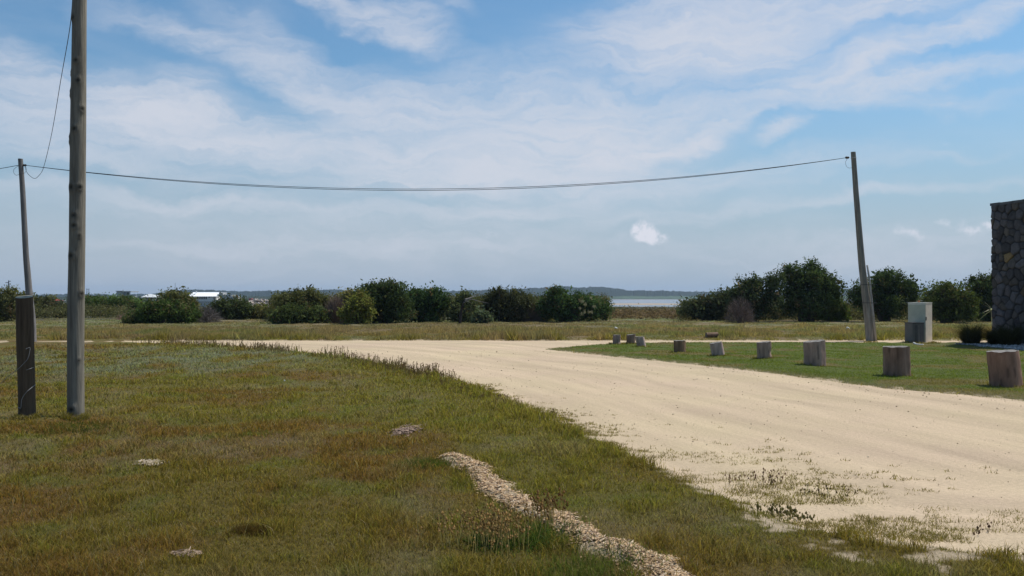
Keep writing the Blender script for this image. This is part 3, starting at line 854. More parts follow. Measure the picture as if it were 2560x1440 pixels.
tree('low dark tree just right of the short cut post', [(80, 765, 30, 24), (105, 768, 30, 24), (120, 755, 18, 16), (65, 748, 24, 14)], (90, 789), col=DK)
tree('low dark tree between the short post and the tall pole', [(140, 772, 28, 18), (185, 770, 30, 22), (160, 780, 24, 10)], (150, 789), col=(0.057, 0.068, 0.038))
tree('broad dark tree just right of the tall round pole', [(235, 765, 38, 24), (265, 762, 35, 24), (225, 752, 20, 12), (250, 778, 40, 10)], (240, 787), col=DG)
tree('broad dark tree in front of the pale tower house', [(305, 762, 40, 24), (335, 765, 35, 22), (320, 778, 36, 10)], (310, 787), col=DG)
tree('spreading green bush nearest the cross road on the left', [(355, 792, 50, 18), (385, 780, 40, 26), (420, 780, 50, 28), (460, 785, 40, 24), (330, 802, 30, 8)], (400, 812), col=(0.047, 0.074, 0.022), group=None)
tree('rounded dark tree covering the left end of the white house', [(440, 752, 45, 24), (462, 762, 28, 22), (425, 748, 18, 14), (480, 780, 26, 24)], (455, 806), d=52, col=DK, group=None)
tree('domed dark tree below the stepped white walls', [(562, 768, 34, 22), (590, 768, 36, 26), (612, 776, 24, 20), (532, 778, 24, 18), (575, 785, 46, 14)], (570, 799), col=(0.057, 0.076, 0.032), group=None)
tree('low green bush beneath the rubble heap', [(650, 782, 34, 12), (690, 785, 26, 12)], (665, 798), col=OL, size=.07, group=None)
tree('dark tree with a twiggy top left of the brown shrub', [(720, 755, 32, 28), (765, 755, 44, 30), (800, 758, 24, 26), (745, 742, 18, 12), (820, 772, 24, 26), (775, 735, 20, 10)], (750, 812), d=50, col=DK, group=None)
tree('low green bush at the foot of the twiggy dark tree', [(700, 792, 34, 20), (745, 788, 42, 24), (790, 790, 34, 22)], (740, 813), col=(.066, .088, .032), group=None)
tree('tallest dark tree right of the yellow green shrub', [(940, 745, 46, 36), (985, 745, 42, 38), (950, 722, 32, 18), (975, 715, 14, 12), (1000, 722, 16, 10), (925, 728, 20, 16), (1000, 775, 36, 34), (950, 780, 40, 32), (900, 735, 18, 14)], (960, 812), col=(0.049, 0.072, 0.030), group=None)
tree('dark tree behind the yellow green shrub', [(885, 745, 22, 18), (865, 752, 20, 22), (880, 780, 26, 26)], (875, 811), d=51, col=OL, group=None)
tree('yellow green shrub in the middle of the dark belt', [(906, 755, 21, 22), (890, 768, 22, 26), (915, 785, 16, 24), (872, 785, 20, 20)], (900, 812), d=46.5, col=(.125, .14, .035), dens=.9, group=None)
tree('wide dark tree right of the tallest tree', [(1050, 752, 38, 28), (1095, 750, 30, 26), (1085, 735, 24, 12), (1040, 738, 22, 14), (1060, 785, 46, 26)], (1070, 810), d=50, col=(0.046, 0.080, 0.032), group=None)
tree('olive tree behind the bare forked branch', [(1160, 760, 30, 22), (1140, 780, 34, 28), (1175, 785, 30, 24), (1165, 738, 16, 8)], (1150, 812), d=50, col=(0.085, 0.104, 0.049), dens=.8, group=None)
tree('pale green rounded shrub below the bare forked branch', [(1208, 798, 16, 15), (1200, 803, 20, 10)], (1206, 813), col=(.075, .10, .06), size=.05, group=None, name='pale_shrub', cat='shrub')
tree('dark tree with the spiky palm like tuft on top', [(1250, 755, 34, 28), (1225, 765, 26, 30), (1285, 752, 30, 26), (1310, 755, 24, 26), (1270, 785, 46, 22), (1245, 738, 20, 16)], (1260, 806), d=52, col=(0.061, 0.068, 0.034), group=None)
tree('tree with pale flower plumes left of the water', [(1400, 755, 36, 34), (1385, 732, 22, 14), (1440, 755, 36, 24), (1470, 765, 34, 26), (1500, 775, 30, 24), (1420, 785, 60, 20), (1365, 765, 22, 26)], (1430, 804), d=52, col=(0.049, 0.084, 0.032), group=None)
tree('low olive bush left of the plume tree', [(1345, 785, 34, 20), (1310, 790, 30, 14)], (1340, 805), col=OL, group=None, size=.07)
tree('low sloping dark tree at the right end of the water', [(1730, 772, 34, 20), (1765, 765, 34, 26), (1800, 755, 40, 28), (1830, 745, 30, 22), (1770, 785, 50, 14)], (1780, 801), d=54, col=(0.057, 0.072, 0.038), group=None)
tree('middle dark tree stepping up to the highest crown', [(1870, 725, 34, 30), (1850, 745, 36, 36), (1890, 712, 22, 18), (1870, 775, 50, 26), (1925, 745, 30, 44), (1935, 705, 24, 26)], (1880, 803), d=52, col=(0.049, 0.068, 0.032), group=None)
tree('highest broad crowned tree of the right group', [(1990, 705, 44, 38), (2030, 695, 44, 34), (2030, 665, 24, 12), (1975, 680, 26, 20), (2065, 705, 30, 30), (2085, 722, 24, 22), (2000, 755, 60, 46), (2060, 750, 46, 40)], (2020, 803), d=53, col=(0.051, 0.076, 0.030), group=None)
tree('bright green shrub at the foot of the highest tree', [(2075, 765, 30, 26), (2060, 780, 34, 22), (2100, 783, 28, 20), (2070, 745, 20, 14)], (2075, 805), col=(0.081, 0.112, 0.027), group=None)
tree('round dark tree behind the leaning pole', [(2175, 725, 40, 38), (2225, 715, 48, 36), (2270, 725, 34, 30), (2150, 740, 28, 32), (2220, 760, 70, 36), (2215, 690, 30, 14)], (2220, 801), d=52, col=(0.048, 0.072, 0.028), group=None)
tree('mid green tree behind the concrete meter cabinet', [(2340, 750, 40, 34), (2380, 745, 44, 34), (2365, 722, 34, 16), (2410, 760, 34, 34), (2370, 780, 70, 22)], (2370, 804), d=50, col=(0.062, 0.082, 0.026), group=None)
tree('dark tree partly hidden by the stone wall', [(2440, 715, 30, 26), (2480, 712, 40, 28), (2520, 730, 50, 40), (2460, 750, 44, 36), (2480, 785, 60, 20)], (2480, 803), d=54, col=(0.046, 0.068, 0.028), group=None)

# bare twiggy shrubs
def twiggy(label, px, py, w, h, n, col, d=None, name='bare_shrub', cat='shrub'):
    if d is None: d = G(px, py)[1]
    b = at(px, py, d); zg = float(ground_z(np.array([b.x]), np.array([d]))[0])
    s__ = d / F; root = empty(name, (b.x, d, zg), label, cat)
    mb = MB()
    for i in range(14):
        a = rng.random() * 6.28; rr_ = rng.random() * .7
        tip = np.array((b.x + math.cos(a) * w * s__ * rr_, d + math.sin(a) * w * s__ * rr_, zg + h * s__ * (.5 + .4 * rng.random())))
        b0 = np.array((b.x, d, zg)) + rng.normal(size=3) * np.array((.1, .1, 0))
        mb.tube([b0, b0 * .6 + tip * .4 + rng.normal(size=3) * .08, tip], [.025, .018, .008], 5, np.array(col) * .8)
    mb.build('branches', M['twig'], root)
    # twigs as thin triangles
    P = rng.normal(size=(n, 3)); P /= np.linalg.norm(P, axis=1)[:, None]; P *= (rng.random(n) ** .4)[:, None]
    C0 = np.array((b.x, d, zg)) + P * np.array((w * s__, w * s__ * .8, h * s__)) * np.array((1, 1, 1)); C0[:, 2] = zg + abs(C0[:, 2] - zg)
    dr = (C0 - np.array((b.x, d, zg))); dr /= np.linalg.norm(dr, axis=1)[:, None] + 1e-6
    dr = dr + rng.normal(size=(n, 3)) * .45
    L_ = .12 + .22 * rng.random((n, 1)); sdv = np.cross(dr, rng.normal(size=(n, 3))); sdv /= np.linalg.norm(sdv, axis=1)[:, None]
    V = np.stack([C0 - sdv * .008, C0 + sdv * .008, C0 + dr * L_], 1).reshape(-1, 3); V[:, 2] = np.maximum(V[:, 2], zg)
    c = np.repeat(np.array(col) * (.6 + .8 * rng.random(n))[:, None], 3, axis=0)
    mesh('twigs', V, [np.arange(n * 3).reshape(-1, 3)], M['twig'], root, col=c)
    return root
twiggy('grey twiggy shrub right of the spreading green bush', 515, 806, 34, 36, 2200, (0.180, 0.153, 0.135))
twiggy('tall brown twiggy shrub left of the yellow green shrub', 840, 812, 28, 66, 4200, (0.216, 0.153, 0.117))
twiggy('bare twiggy crown rising from the dark tree top', 765, 738, 34, 14, 700, (0.216, 0.180, 0.171), d=50, name='bare_shrub')
twiggy('brown leafless shrub on the near side of the sloping dark tree', 1850, 803, 34, 62, 2400, (0.171, 0.126, 0.104), d=49)
twiggy('dull brown shrub between the palm topped tree and the plume tree', 1330, 806, 28, 42, 2200, (0.162, 0.126, 0.099))
twiggy('low reddish twigs left of the spreading green bush', 318, 800, 20, 12, 700, (0.288, 0.171, 0.144))

# dead forked branch
d = 47.0; root = empty('dead_tree', (at(1152, 812, d).x, d, 0), 'bare dead tree with a pale forked branch above the shrubs', 'dead tree')
mb = MB(); P = lambda a, b, dz=0: np.array(at(a, b, d + dz))
mb.tube([P(1150, 813), P(1151, 790), P(1155, 768), P(1163, 748)], [.09, .08, .06, .05], 7, (.045, .035, .03)); mb.build('trunk', M['bark'], root)
mb = MB()
mb.tube([P(1163, 748), P(1175, 745, .1), P(1187, 740, .2), P(1200, 733, .2), P(1206, 724, .3)], [.035, .03, .022, .016, .008], 6, (.30, .27, .24)); mb.build('branch', M['twig'], root)
mb = MB(); mb.tube([P(1160, 752), P(1180, 748, -.2), P(1200, 754, -.3), P(1222, 758, -.4)], [.03, .022, .015, .008], 6, (.22, .20, .18))
mb.tube([P(1157, 758), P(1168, 753, -.2), P(1176, 757, -.3)], [.02, .015, .006], 6, (.2, .18, .16)); mb.build('branch', M['twig'], root)

# spiky rosette plants
def rosette(name, label, px, py, d, n, ln, w, col, stem=True, droop=.5, zmin=-.35, cat='plant', stemr=.05):
    c0 = np.array(at(px, py, d)); zg = float(ground_z(np.array([c0[0]]), np.array([d]))[0])
    root = empty(name, (c0[0], d, zg), label, cat)
    if stem:
        mb = MB(); mb.tube([(c0[0], d, zg - .05), (c0[0] + .04, d, (zg + c0[2]) / 2), c0], [stemr, stemr * .9, stemr * .8], 8, (.09, .075, .055)); mb.build('stem', M['bark'], root)
    V = []; Q = []; C = []; k = 0
    for i in range(n):
        a = rng.random() * 6.28; e = rng.uniform(zmin, 1.2)
        dv = np.array((math.cos(a) * math.cos(e), math.sin(a) * math.cos(e), math.sin(e)))
        sv = np.cross(dv, (0, 0, 1)); sv /= np.linalg.norm(sv) + 1e-6
        L_ = ln * rng.uniform(.7, 1.15); m_ = 6
        ct = np.array(col) * rng.uniform(.6, 1.3)
        for j in range(m_):
            t_ = j / (m_ - 1); p_ = c0 + dv * L_ * t_ + np.array((0, 0, -droop * L_ * t_ * t_))
            ww = w * (1 - t_) ** .6 * .5 + .001
            V += [p_ - sv * ww, p_ + sv * ww]; C += [ct, ct]
            if j: b_ = k + 2 * j; Q.append((b_ - 2, b_ - 1, b_ + 1, b_))
        k += 2 * m_
    mesh('leaves', V, [np.array(Q)], M['grass'], root, col=np.array(C))
    return root
rosette('palm_tuft', 'small spiky palm rising out of the dark trees', 1248, 722, 51.5, 90, .55, .05, (.07, .075, .035), True, .5)
rosette('yucca_plant', 'pale strap leaved yucca leaning out left of the stone wall', 2480, 776, 30.3, 34, .55, .05, (.42, .42, .33), True, .35, -.8)
# pale flower plumes on the plume tree
pl = bpy.data.objects.get('shrub_tree')
d = 50.8
plt = [o for o in bpy.data.objects if o.get('label') == 'tree with pale flower plumes left of the water'][0]
for (px, py) in [(1447, 745), (1455, 752), (1460, 758), (1449, 775), (1463, 778), (1472, 776), (1480, 782), (1483, 766), (1452, 784), (1478, 748)]:
    c0 = np.array(at(px, py, d)); n = 60
    Pp = c0 + rng.normal(size=(n, 3)) * np.array((.035, .035, .07))
    V, Qd, C = leaves(Pp[:1], n, .045, .03, (.34, .31, .22), .0)
    mesh('flower_plume', V, [Qd], M['leaf'], plt, col=C)

# dark ornamental tufts by the wall
def tuft(label, px, py, d, w, h, n, col):
    c0 = at(px, py, d); zg = float(ground_z(np.array([c0.x]), np.array([d]))[0])
    x = c0.x + rng.normal(size=n) * w * .09; y = d + rng.normal(size=n) * w * .09
    ld = np.arctan2(y - d, x - c0.x) + rng.normal(size=n) * .5
    V, Fc, c = blades(x, y, np.full(n, zg), h * (.3 + .75 * rng.random(n) ** .8), np.full(n, .008), np.array(col) * (.5 + .9 * rng.random(n))[:, None], .72, 2, ld)
    o = mesh('grass_tuft', V, Fc, M['grass'], col=c); tag(o, label, 'ornamental grass'); return o
tuft('dark rounded grass tuft standing left of the stone wall', 2428, 860, 28.6, .95, .82, 3000, (.085, .075, .032))
tuft('dark grass tuft in front of the stone wall base', 2525, 860, 27.4, 1.0, .78, 3200, (.055, .050, .022))
tuft('small dark grass tuft at the left corner of the stone wall', 2485, 860, 28.0, .5, .6, 2500, (.055, .050, .022))

# brown scrub, ground cover behind the field
P = []
def scrub(zone, n, colr, label, sz=.06, hm=.5):
    PP = []
    for (px0, px1, ytop, d0, d1, k) in zone:
        a = rng.uniform(px0, px1, k); dd = rng.uniform(d0, d1, k)
        x = (a - CX) / F * dd; z = ground_z(x, dd)
        ht = (CAMH - (ytop + 6 * fbm(a, a * 0, .03, 3, 3) - 741) / F * dd) - z
        ht = np.clip(ht, .15, 3) * rng.random(k) ** .6
        PP.append(np.stack([x, dd, z + ht], -1))
    P = np.concatenate(PP)
    V, Q, C = leaves(P, 18, .16, sz, colr, .3)
    o = mesh('scrub', V, [Q], M['leaf'], col=C); tag(o, label, 'scrub', kind='stuff')
scrub([(1520, 1960, 781, 58, 72, 1100)], 0, (.21, .145, .09), 'low reddish brown scrub between the trees and the water')
scrub([(1500, 2000, 773, 80, 140, 900), (680, 1520, 747, 54, 60, 5200), (-200, 330, 768, 62, 75, 1300), (330, 700, 781, 58, 66, 500), (1700, 2480, 758, 55, 60, 3200), (2480, 3000, 768, 57, 66, 500)], 0, (.12, .115, .052), 'dark green scrub filling the gaps behind the trees')

# ------------------------------------------------------------------ poles
def pole(name, label, pts, rads, colr, knots=(), n=20, wob=.02, cat='utility pole', seed=1, fine=90, group=None, cut=0.0, rim=(.30, .25, .18)):
    pts = np.array([list(p_) for p_ in pts]); rads = np.array(rads)
    zz = pts[:, 2]; t_ = np.linspace(zz[0], zz[-1], fine)
    o_ = np.argsort(zz)
    C_ = np.stack([np.interp(t_, zz[o_], pts[o_, k]) for k in range(3)], -1)
    # smooth the centre line
    for _ in range(3):
        C_[1:-1] = (C_[:-2] + 2 * C_[1:-1] + C_[2:]) / 4
    rr_ = np.interp(t_, zz[o_], rads[o_]) * (.93 if n < 40 else .96)
    root = empty(name, tuple(C_[0]), label, cat, group)
    th = np.linspace(0, 2 * math.pi, n, endpoint=False)
    TH, ZZ = np.meshgrid(th, t_)
    r2 = rr_[:, None] * (1 + wob * (fbm(np.cos(TH) * 1.2 + seed * 3, ZZ * 1.1 + np.sin(TH), 1.3, 3, seed) - .5) * 4)
    cc = np.tile(np.array(colr), (fine, n, 1)) * (.8 + .4 * fbm(TH * 2.5, ZZ * .9, 1.5, 4, seed + 3))[..., None]
    # knots: swollen ring with a sunken, darker core
    for (kz, kth, ks) in knots:
        g_ = np.exp(-(((ZZ - kz) / (ks * 1.2)) ** 2 + (np.angle(np.exp(1j * (TH - kth))) * rr_[:, None] / ks) ** 2))
        g2 = np.exp(-(((ZZ - kz) / (ks * .5)) ** 2 + (np.angle(np.exp(1j * (TH - kth))) * rr_[:, None] / (ks * .5)) ** 2))
        r2 = r2 + .5 * ks * g_ - .5 * ks * g2; cc = cc * (1 - .35 * g_[..., None]) * (1 - .85 * g2[..., None])
    V = np.stack([C_[:, 0:1] + r2 * np.cos(TH), C_[:, 1:2] + r2 * np.sin(TH), C_[:, 2:3] + 0 * TH], -1).reshape(-1, 3)
    V[:, 2] += cut * (V[:, 1] - C_[-1, 1]) * np.clip((V[:, 2] - C_[-1, 2] + .25) / .25, 0, 1)
    Q = gridfaces(fine, n, True)
    o = mesh('shaft', V, [Q], M['oldwood'], root, col=cc.reshape(-1, 3), smooth=True)
    # cut top
    top = V[-n:]; mc = top.mean(0) + np.array((0, 0, .004))
    Vt = [mc]; Ct = [(.22, .18, .13)]
    for q in (.35, .7, 1.0):
        for v in top: Vt.append(mc * (1 - q) + v * q + np.array((0, 0, .004 * (1 - q)))); Ct.append(np.array(rim) * (1.0 if q == 1.0 else .65))
    T = [(0, 1 + k, 1 + (k + 1) % n) for k in range(n)]; Q = [(1 + r_ * n + k, 1 + (r_ + 1) * n + k, 1 + (r_ + 1) * n + (k + 1) % n, 1 + r_ * n + (k + 1) % n) for r_ in (0, 1) for k in range(n)]
    mesh('cut_top', Vt, [np.array(Q), np.array(T)], M['oldwood'], root, col=np.array(Ct))
    return root
# tall round pole
d = G(190, 1045)[1]
s__ = d / F
pts = [at(190, 1060, d), at(189, 900, d), at(190, 760, d), at(193, 600, d), at(194, 450, d), at(196, 250, d), at(199, 0, d), at(201, -140, d), at(206, -420, d)]
rad = [21 * s__, 20.5 * s__, 20.5 * s__, 19.5 * s__, 19.5 * s__, 18.8 * s__, 17.0 * s__, 16.5 * s__, 14 * s__]
def kn(px, py, r_, ks=.035):
    ks = ks * 1.45
    c_ = np.interp(py, [0, 250, 450, 760, 1060], [199, 196, 194, 190, 190])
    a = math.asin(max(-.97, min(.97, (px - c_) / 20.0)))
    return (at(px, py, d).z, -math.pi / 2 + a, ks)
knots = [kn(188, 48, 0, .03), kn(197, 155, 0, .025), kn(203, 205, 0, .028), kn(212, 275, 0, .03), kn(178, 185, 0, .02), kn(177, 235, 0, .03), kn(176, 350, 0, .035), kn(195, 325, 0, .03), kn(186, 470, 0, .035), kn(207, 470, 0, .03), kn(193, 540, 0, .032), kn(193, 565, 0, .032), kn(205, 590, 0, .02), kn(186, 640, 0, .035), kn(208, 735, 0, .03), kn(205, 900, 0, .02), kn(189, 1022, 0, .04)]
pole('utility_pole', 'tall thick round wooden pole with knots rising out of the frame on the left', pts, rad, (.215, .19, .15), knots, 40, .012, fine=420, seed=2)
tallpole_top = at(201, -300, d)
# short cut post
d2 = G(66, 1052)[1]; s2 = d2 / F
pts = [at(68, 1066, d2), at(66, 960, d2), at(63, 850, d2), at(61, 742, d2)]
pole('cut_post', 'short thick dark post with a flat cut top in front of the thin pole', pts, [21.5 * s2, 21 * s2, 22 * s2, 21 * s2], (.105, .072, .045), [], 30, .02, 'post', 5, 90, None, .18, (.50, .46, .34))
# loose wires on the post
def wire(name, label, pts, r_, colr=(.25, .24, .23), cat='wire', parent=None):
    mb = MB(); P = smoothline(pts, 6); mb.tube(P, r_, 5, colr); o = mb.build(name, M['twig'], parent, True)
    if parent is None: tag(o, label, cat)
    return o
wz = d2 - 22 * s2 - .02
W_ = lambda a, b, q=0: tuple(at(a, b, wz + q))
wire('loose_wire', 'loose grey wire slung across the middle of the short dark post', [W_(-20, 985, .3), W_(10, 950, .1), W_(42, 925, 0), W_(60, 908, -.01), W_(70, 895, 0), W_(75, 870, .02), W_(64, 873, 0)], .0035)
wire('loose_wire', 'loose grey wire bent down the lower part of the short dark post', [W_(88, 962, .1), W_(72, 975, .0), W_(62, 985, -.01), W_(54, 1000, -.01), W_(52, 1020, 0), W_(46, 1018, .05)], .004)
wire('loose_wire', 'loose grey wire trailing from the post foot into the grass', [W_(75, 1046, .02), W_(64, 1048, -.05), W_(62, 1080, -.5), W_(58, 1110, -.9), W_(50, 1125, -1.1), W_(42, 1140, -1.2)], .004)
wire('loose_wire', 'short grey wire stub poking right from the short dark post', [W_(66, 925, .0), W_(75, 922, 0), W_(84, 918, .1)], .0035)
wire('loose_wire', 'thin wire lying from the left frame edge towards the post foot', [W_(-20, 1092, .1), W_(0, 1078, .1), W_(18, 1060, .1), W_(30, 1052, .1)], .0035)
# thin pole behind it
d3 = 30.0; s3 = d3 / F
pts = [at(82, 862, d3), at(80, 800, d3), at(73, 735, d3), at(65, 640, d3), at(61, 560, d3), at(57, 480, d3), at(51, 397, d3)]
pole('utility_pole', 'thin crooked wooden pole behind the short dark post', pts, [10 * s3, 9.5 * s3, 8.5 * s3, 7.5 * s3, 7 * s3, 6.5 * s3, 6 * s3], (.19, .175, .165), [], 16, .03, seed=8, fine=80)
thin = [o for o in bpy.data.objects if o.get('label', '').startswith('thin crooked')][0]
# right leaning pole
d4 = 31.0; s4 = d4 / F
pts = [at(2177, 856, d4), at(2172, 800, d4), at(2163, 730, d4), at(2155, 665, d4), at(2147, 570, d4), at(2140, 480, d4), at(2133, 380, d4)]
rp = pole('utility_pole', 'leaning wooden pole on the right carrying the long cable', pts, [12 * s4, 11.5 * s4, 10 * s4, 9 * s4, 8 * s4, 7.2 * s4, 6.2 * s4], (.25, .225, .19), [], 18, .02, seed=12, fine=90)
mb = MB(); mb.tube([at(2190, 855, d4 - .15), at(2182, 780, d4 - .14), at(2174, 700, d4 - .12), at(2168, 663, d4 - .1)], [.042, .04, .036, .032], 10, (.36, .34, .31)); mb.build('brace_post', M['oldwood'], rp, True)
for py in (712, 757, 470 - 75):
    c_ = np.interp(py, [380, 480, 665, 800], [2133, 2140, 2155, 2172]); ww = (10 if py > 500 else 7)
    mb = MB()
    cc = np.array(at(c_ + (6 if py > 500 else 0), py, d4)); th = np.linspace(0, 2 * math.pi, 21)
    rx = (ww + (9 if py > 500 else 0)) * s4 * .98
    mb.tube([cc + np.array((math.cos(a) * rx, math.sin(a) * (.24 if py > 500 else .11), 0)) for a in th], .008, 5, (.03, .03, .03) if py > 500 else (.5, .5, .48), cap=False)
    mb.build('wire_band', M['twig'], rp)
# insulators & bits
def lump(name, c_, r_, parent, colr, label=None, cat=None):
    mb = MB(); t_ = np.linspace(0, 1, 7)
    mb.tube([np.array(c_) + np.array((r_ * 1.6 * (q - .5) * 2, 0, 0)) for q in t_], [r_ * .4, r_ * .9, r_, r_ * .7, r_, r_ * .8, r_ * .35], 8, colr)
    return mb.build(name, M['plain'], parent, True)
lump('insulator', at(2118, 394, d4), .045, rp, (.10, .07, .05))
lump('insulator', at(62, 413, d3), .04, thin, (.05, .045, .04))
wire('service_loop', None, [at(2119, 396, d4), at(2114, 405, d4), at(2116, 415, d4), at(2122, 420, d4), at(2130, 419, d4 - .1)], .006, (.3, .3, .3), parent=rp)
wire('service_loop', None, [at(47, 414, d3), at(36, 422, d3), at(34, 430, d3), at(40, 438, d3), at(50, 435, d3 - .12), at(62, 432, d3 - .12), at(66, 422, d3), at(62, 414, d3)], .006, (.1, .11, .12), parent=thin)
# cables
def cable(label, ctrl, r_, name='overhead_cable'):
    mb = MB()
    for c_ in ctrl: mb.tube(c_, r_, 6, (1, 1, 1), cap=False)
    o = mb.build(name, M['cable'], None, True); tag(o, label, 'cable'); return o
def para(p0, p1, pm, n=60):
    p0, p1 = Vector(p0), Vector(p1); P = []
    x0, x1 = p0.x, p1.x; a0 = p0.z; a1 = p1.z; xm, zm = pm
    # quadratic z(x)
    A = np.array([[x0 * x0, x0, 1], [x1 * x1, x1, 1], [xm * xm, xm, 1]]); k = np.linalg.solve(A, np.array([a0, a1, zm]))
    for i in range(n + 1):
        t_ = i / n; p_ = p0.lerp(p1, t_); P.append((p_.x, p_.y, k[0] * p_.x ** 2 + k[1] * p_.x + k[2]))
    return P
A0 = at(62, 413, d3); A1 = at(2118, 394, d4); mid1 = at(1080, 476, 30.5); mid2 = at(1080, 472.5, 30.5)
cable('long sagging double cable between the thin pole and the leaning pole', [para(A0, A1, (mid1.x, mid1.z)), para(A0, A1, (mid2.x, mid2.z))], .0095)
cable('short cable running from the thin pole out of the left frame edge', [para(at(-900, 470, 33), at(47, 413, d3), (at(-60, 433, 30.4).x, at(-60, 433, 30.4).z), 30)], .010)
P = smoothline([tuple(at(62, 414, d3)), tuple(at(68, 432, d3 - .2)), tuple(at(85, 446, d3 - .5)), tuple(at(98, 438, d3 - .9)), tuple(at(110, 415, d3 - 1.5)), tuple(at(130, 330, d3 - 4)), tuple(at(152, 200, d3 - 8)), tuple(at(176, 60, d3 - 12.5)), tuple(at(184, -60, d3 - 15.5)), tuple(at(195, -240, d + .19))], 8)
cable('thin twisted drop cable hanging between the thin pole and the tall pole', [P], .0075)

# ------------------------------------------------------------------ log bollards
def bollard(label, x0, x1, yt, yb, colr, tilt=0.0, flare=0.0, slope=0.0, seed=0, notch=0, fwd=0.0):
    # front bottom of the log is seen at yb
    dd = G((x0 + x1) / 2, yb)[1]; w = (x1 - x0) / F * dd; dd2 = dd + w / 2
    cx_ = at((x0 + x1) / 2, yb, dd2).x; r_ = w / 2
    h = (yb - yt) / F * dd2
    zg = float(ground_z(np.array([cx_]), np.array([dd2]))[0])
    root = empty('log_bollard', (cx_, dd2, 0), label, 'bollard', 'log bollards along the lawn edge')
    n = 40; m_ = 22; th = np.linspace(0, 2 * math.pi, n, endpoint=False)
    prof_ = 1 + .06 * (fbm(np.cos(th) * 1.3 + seed * 5, np.sin(th) * 1.3 + 9, 1.4, 3, seed) - .5) * 4
    V = []; C = []
    for i in range(m_):
        t_ = i / (m_ - 1); z_ = -.08 + (h + .08) * t_
        f_ = 1 + flare * (t_ - .5) + .05 * math.exp(-t_ * 9)
        rr_ = r_ * prof_ * f_ * (1 + .035 * (fbm(th * 3, th * 0 + t_ * 4 + seed, 1, 2, seed + 2) - .5) * 2)
        if notch: rr_ = rr_ * (1 - .28 * np.exp(-((np.angle(np.exp(1j * (th - notch)))) / .35) ** 2) * math.exp(-((t_ - .45) / .16) ** 2))
        X = rr_ * np.cos(th); Y = rr_ * np.sin(th)
        Z = np.full(n, z_) + slope * X * t_ + (.012 * fbm(th * 2, th * 0, 1, 2, seed + 9) if i == m_ - 1 else 0)
        V.append(np.stack([X + tilt * Z, Y + fwd * Z, Z], -1))
        cv = (.72 + .56 * fbm(th * 2.2 + seed, th * 0 + t_ * .8, 1.5, 3, seed + 5))
        crack = 1 - .5 * sm(fbm(th * 6 + seed, th * 0 + t_ * 1.5, 1.3, 2, seed + 7), .68, .8)
        C.append(np.array(colr) * (cv * crack)[:, None])
    top = V[-1]; V = np.concatenate(V) + np.array((cx_, dd2, zg)); C = np.concatenate(C)
    mesh('bark', V, [gridfaces(m_, n, True)], M['stump'], root, col=C, smooth=True)
    mc = top.mean(0); Vt = [mc]; Ct = [np.array((.20, .16, .12))]
    for q in (.2, .4, .6, .8, .93, 1.0):
        for j, v in enumerate(top):
            Vt.append(mc * (1 - q) + v * q + np.array((0, 0, .005 * math.sin(q * 30 + j)))); Ct.append(np.array((.27, .245, .22)) * (.75 + .35 * math.sin(q * 40) ** 2) * (.85 + .3 * rng.random()))
    R_ = 6
    T = [(0, 1 + k, 1 + (k + 1) % n) for k in range(n)]; Q = [(1 + a * n + k, 1 + (a + 1) * n + k, 1 + (a + 1) * n + (k + 1) % n, 1 + a * n + (k + 1) % n) for a in range(R_ - 1) for k in range(n)]
    mesh('sawn_top', np.array(Vt) + np.array((cx_, dd2, zg + .002)), [np.array(Q), np.array(T)], M['stump'], root, col=np.array(Ct))
    return root
GR = (.20, .175, .165); BR = (.15, .11, .085)
bollard('smallest grey log bollard, farthest left of the row', 1532, 1551, 841, 863, (0.298, 0.210, 0.174), .03, 0, 0, 1, notch=-.9)
bollard('small brown log bollard between the farthest grey one and the flared one', 1566, 1587, 840, 862, (0.263, 0.168, 0.120), .04, 0, .1, 2)
bollard('pale flared log bollard leaning left, third from the far end', 1593, 1616, 843, 869, (0.455, 0.329, 0.276), -.22, .05, 0, 3)
bollard('squat dark brown log bollard, fourth from the far end', 1685, 1714, 853, 883, (0.245, 0.154, 0.090), -.03, 0, 0.02, 4)
bollard('light grey log bollard tilted left with sloping top, fifth from the far end', 1780, 1813, 859, 892, (0.455, 0.329, 0.276), -.20, -.02, .18, 5)
bollard('grey brown log bollard with a side notch, sixth from the far end', 1893, 1930, 861, 900, (0.385, 0.259, 0.198), -.04, 0, .10, 6, notch=-.5)
bollard('broad grey log bollard with its top sloping up to the right', 2011, 2064, 860, 919, (0.350, 0.238, 0.186), -.03, 0, .12, 7)
bollard('straight brown log bollard below the concrete cabinet, second from the right', 2211, 2274, 873, 943, (0.263, 0.161, 0.114), -.02, .0, .02, 8)
bollard('biggest reddish brown log bollard at the right frame edge', 2480, 2553, 884, 970, (0.298, 0.168, 0.114), -.10, -.03, .06, 9)
# unmown grass at the feet of the bollards and poles
FX = []
for o in list(bpy.data.objects):
    if o.parent is None and o.name.split('.')[0] in ('log_bollard',):
        FX.append((o.location.x, o.location.y, .24, 220, .07))
for px, py, rr, n_, hh2 in ((190, 1050, .13, 900, .09), (66, 1056, .13, 700, .08), (2177, 856, .22, 260, .12), (2300, 858, .5, 500, .08)):
    q_ = G(px, py); FX.append((q_[0], q_[1], rr, n_, hh2))
PX = []
for x0, y0, rr, n_, hh2 in FX:
    a_ = rng.random(n_) * 6.283; q_ = rr * (.85 + .45 * rng.random(n_) ** 2)
    x = x0 + np.cos(a_) * q_; y = y0 + np.sin(a_) * q_
    c = np.where(rng.random(n_)[:, None] < .3, STRAW * 1.2, OLIVE * .9) * (.55 + .8 * rng.random(n_))[:, None]
    PX.append(blades(x, y, ground_z(x, y), hh2 * (.3 + .9 * rng.random(n_)), np.full(n_, max(.004, .0008 * y0)), c, .6, 2))
o = join('grass', PX, M['grass']); tag(o, 'longer grass left standing round the feet of the bollards and poles', 'grass', kind='stuff')
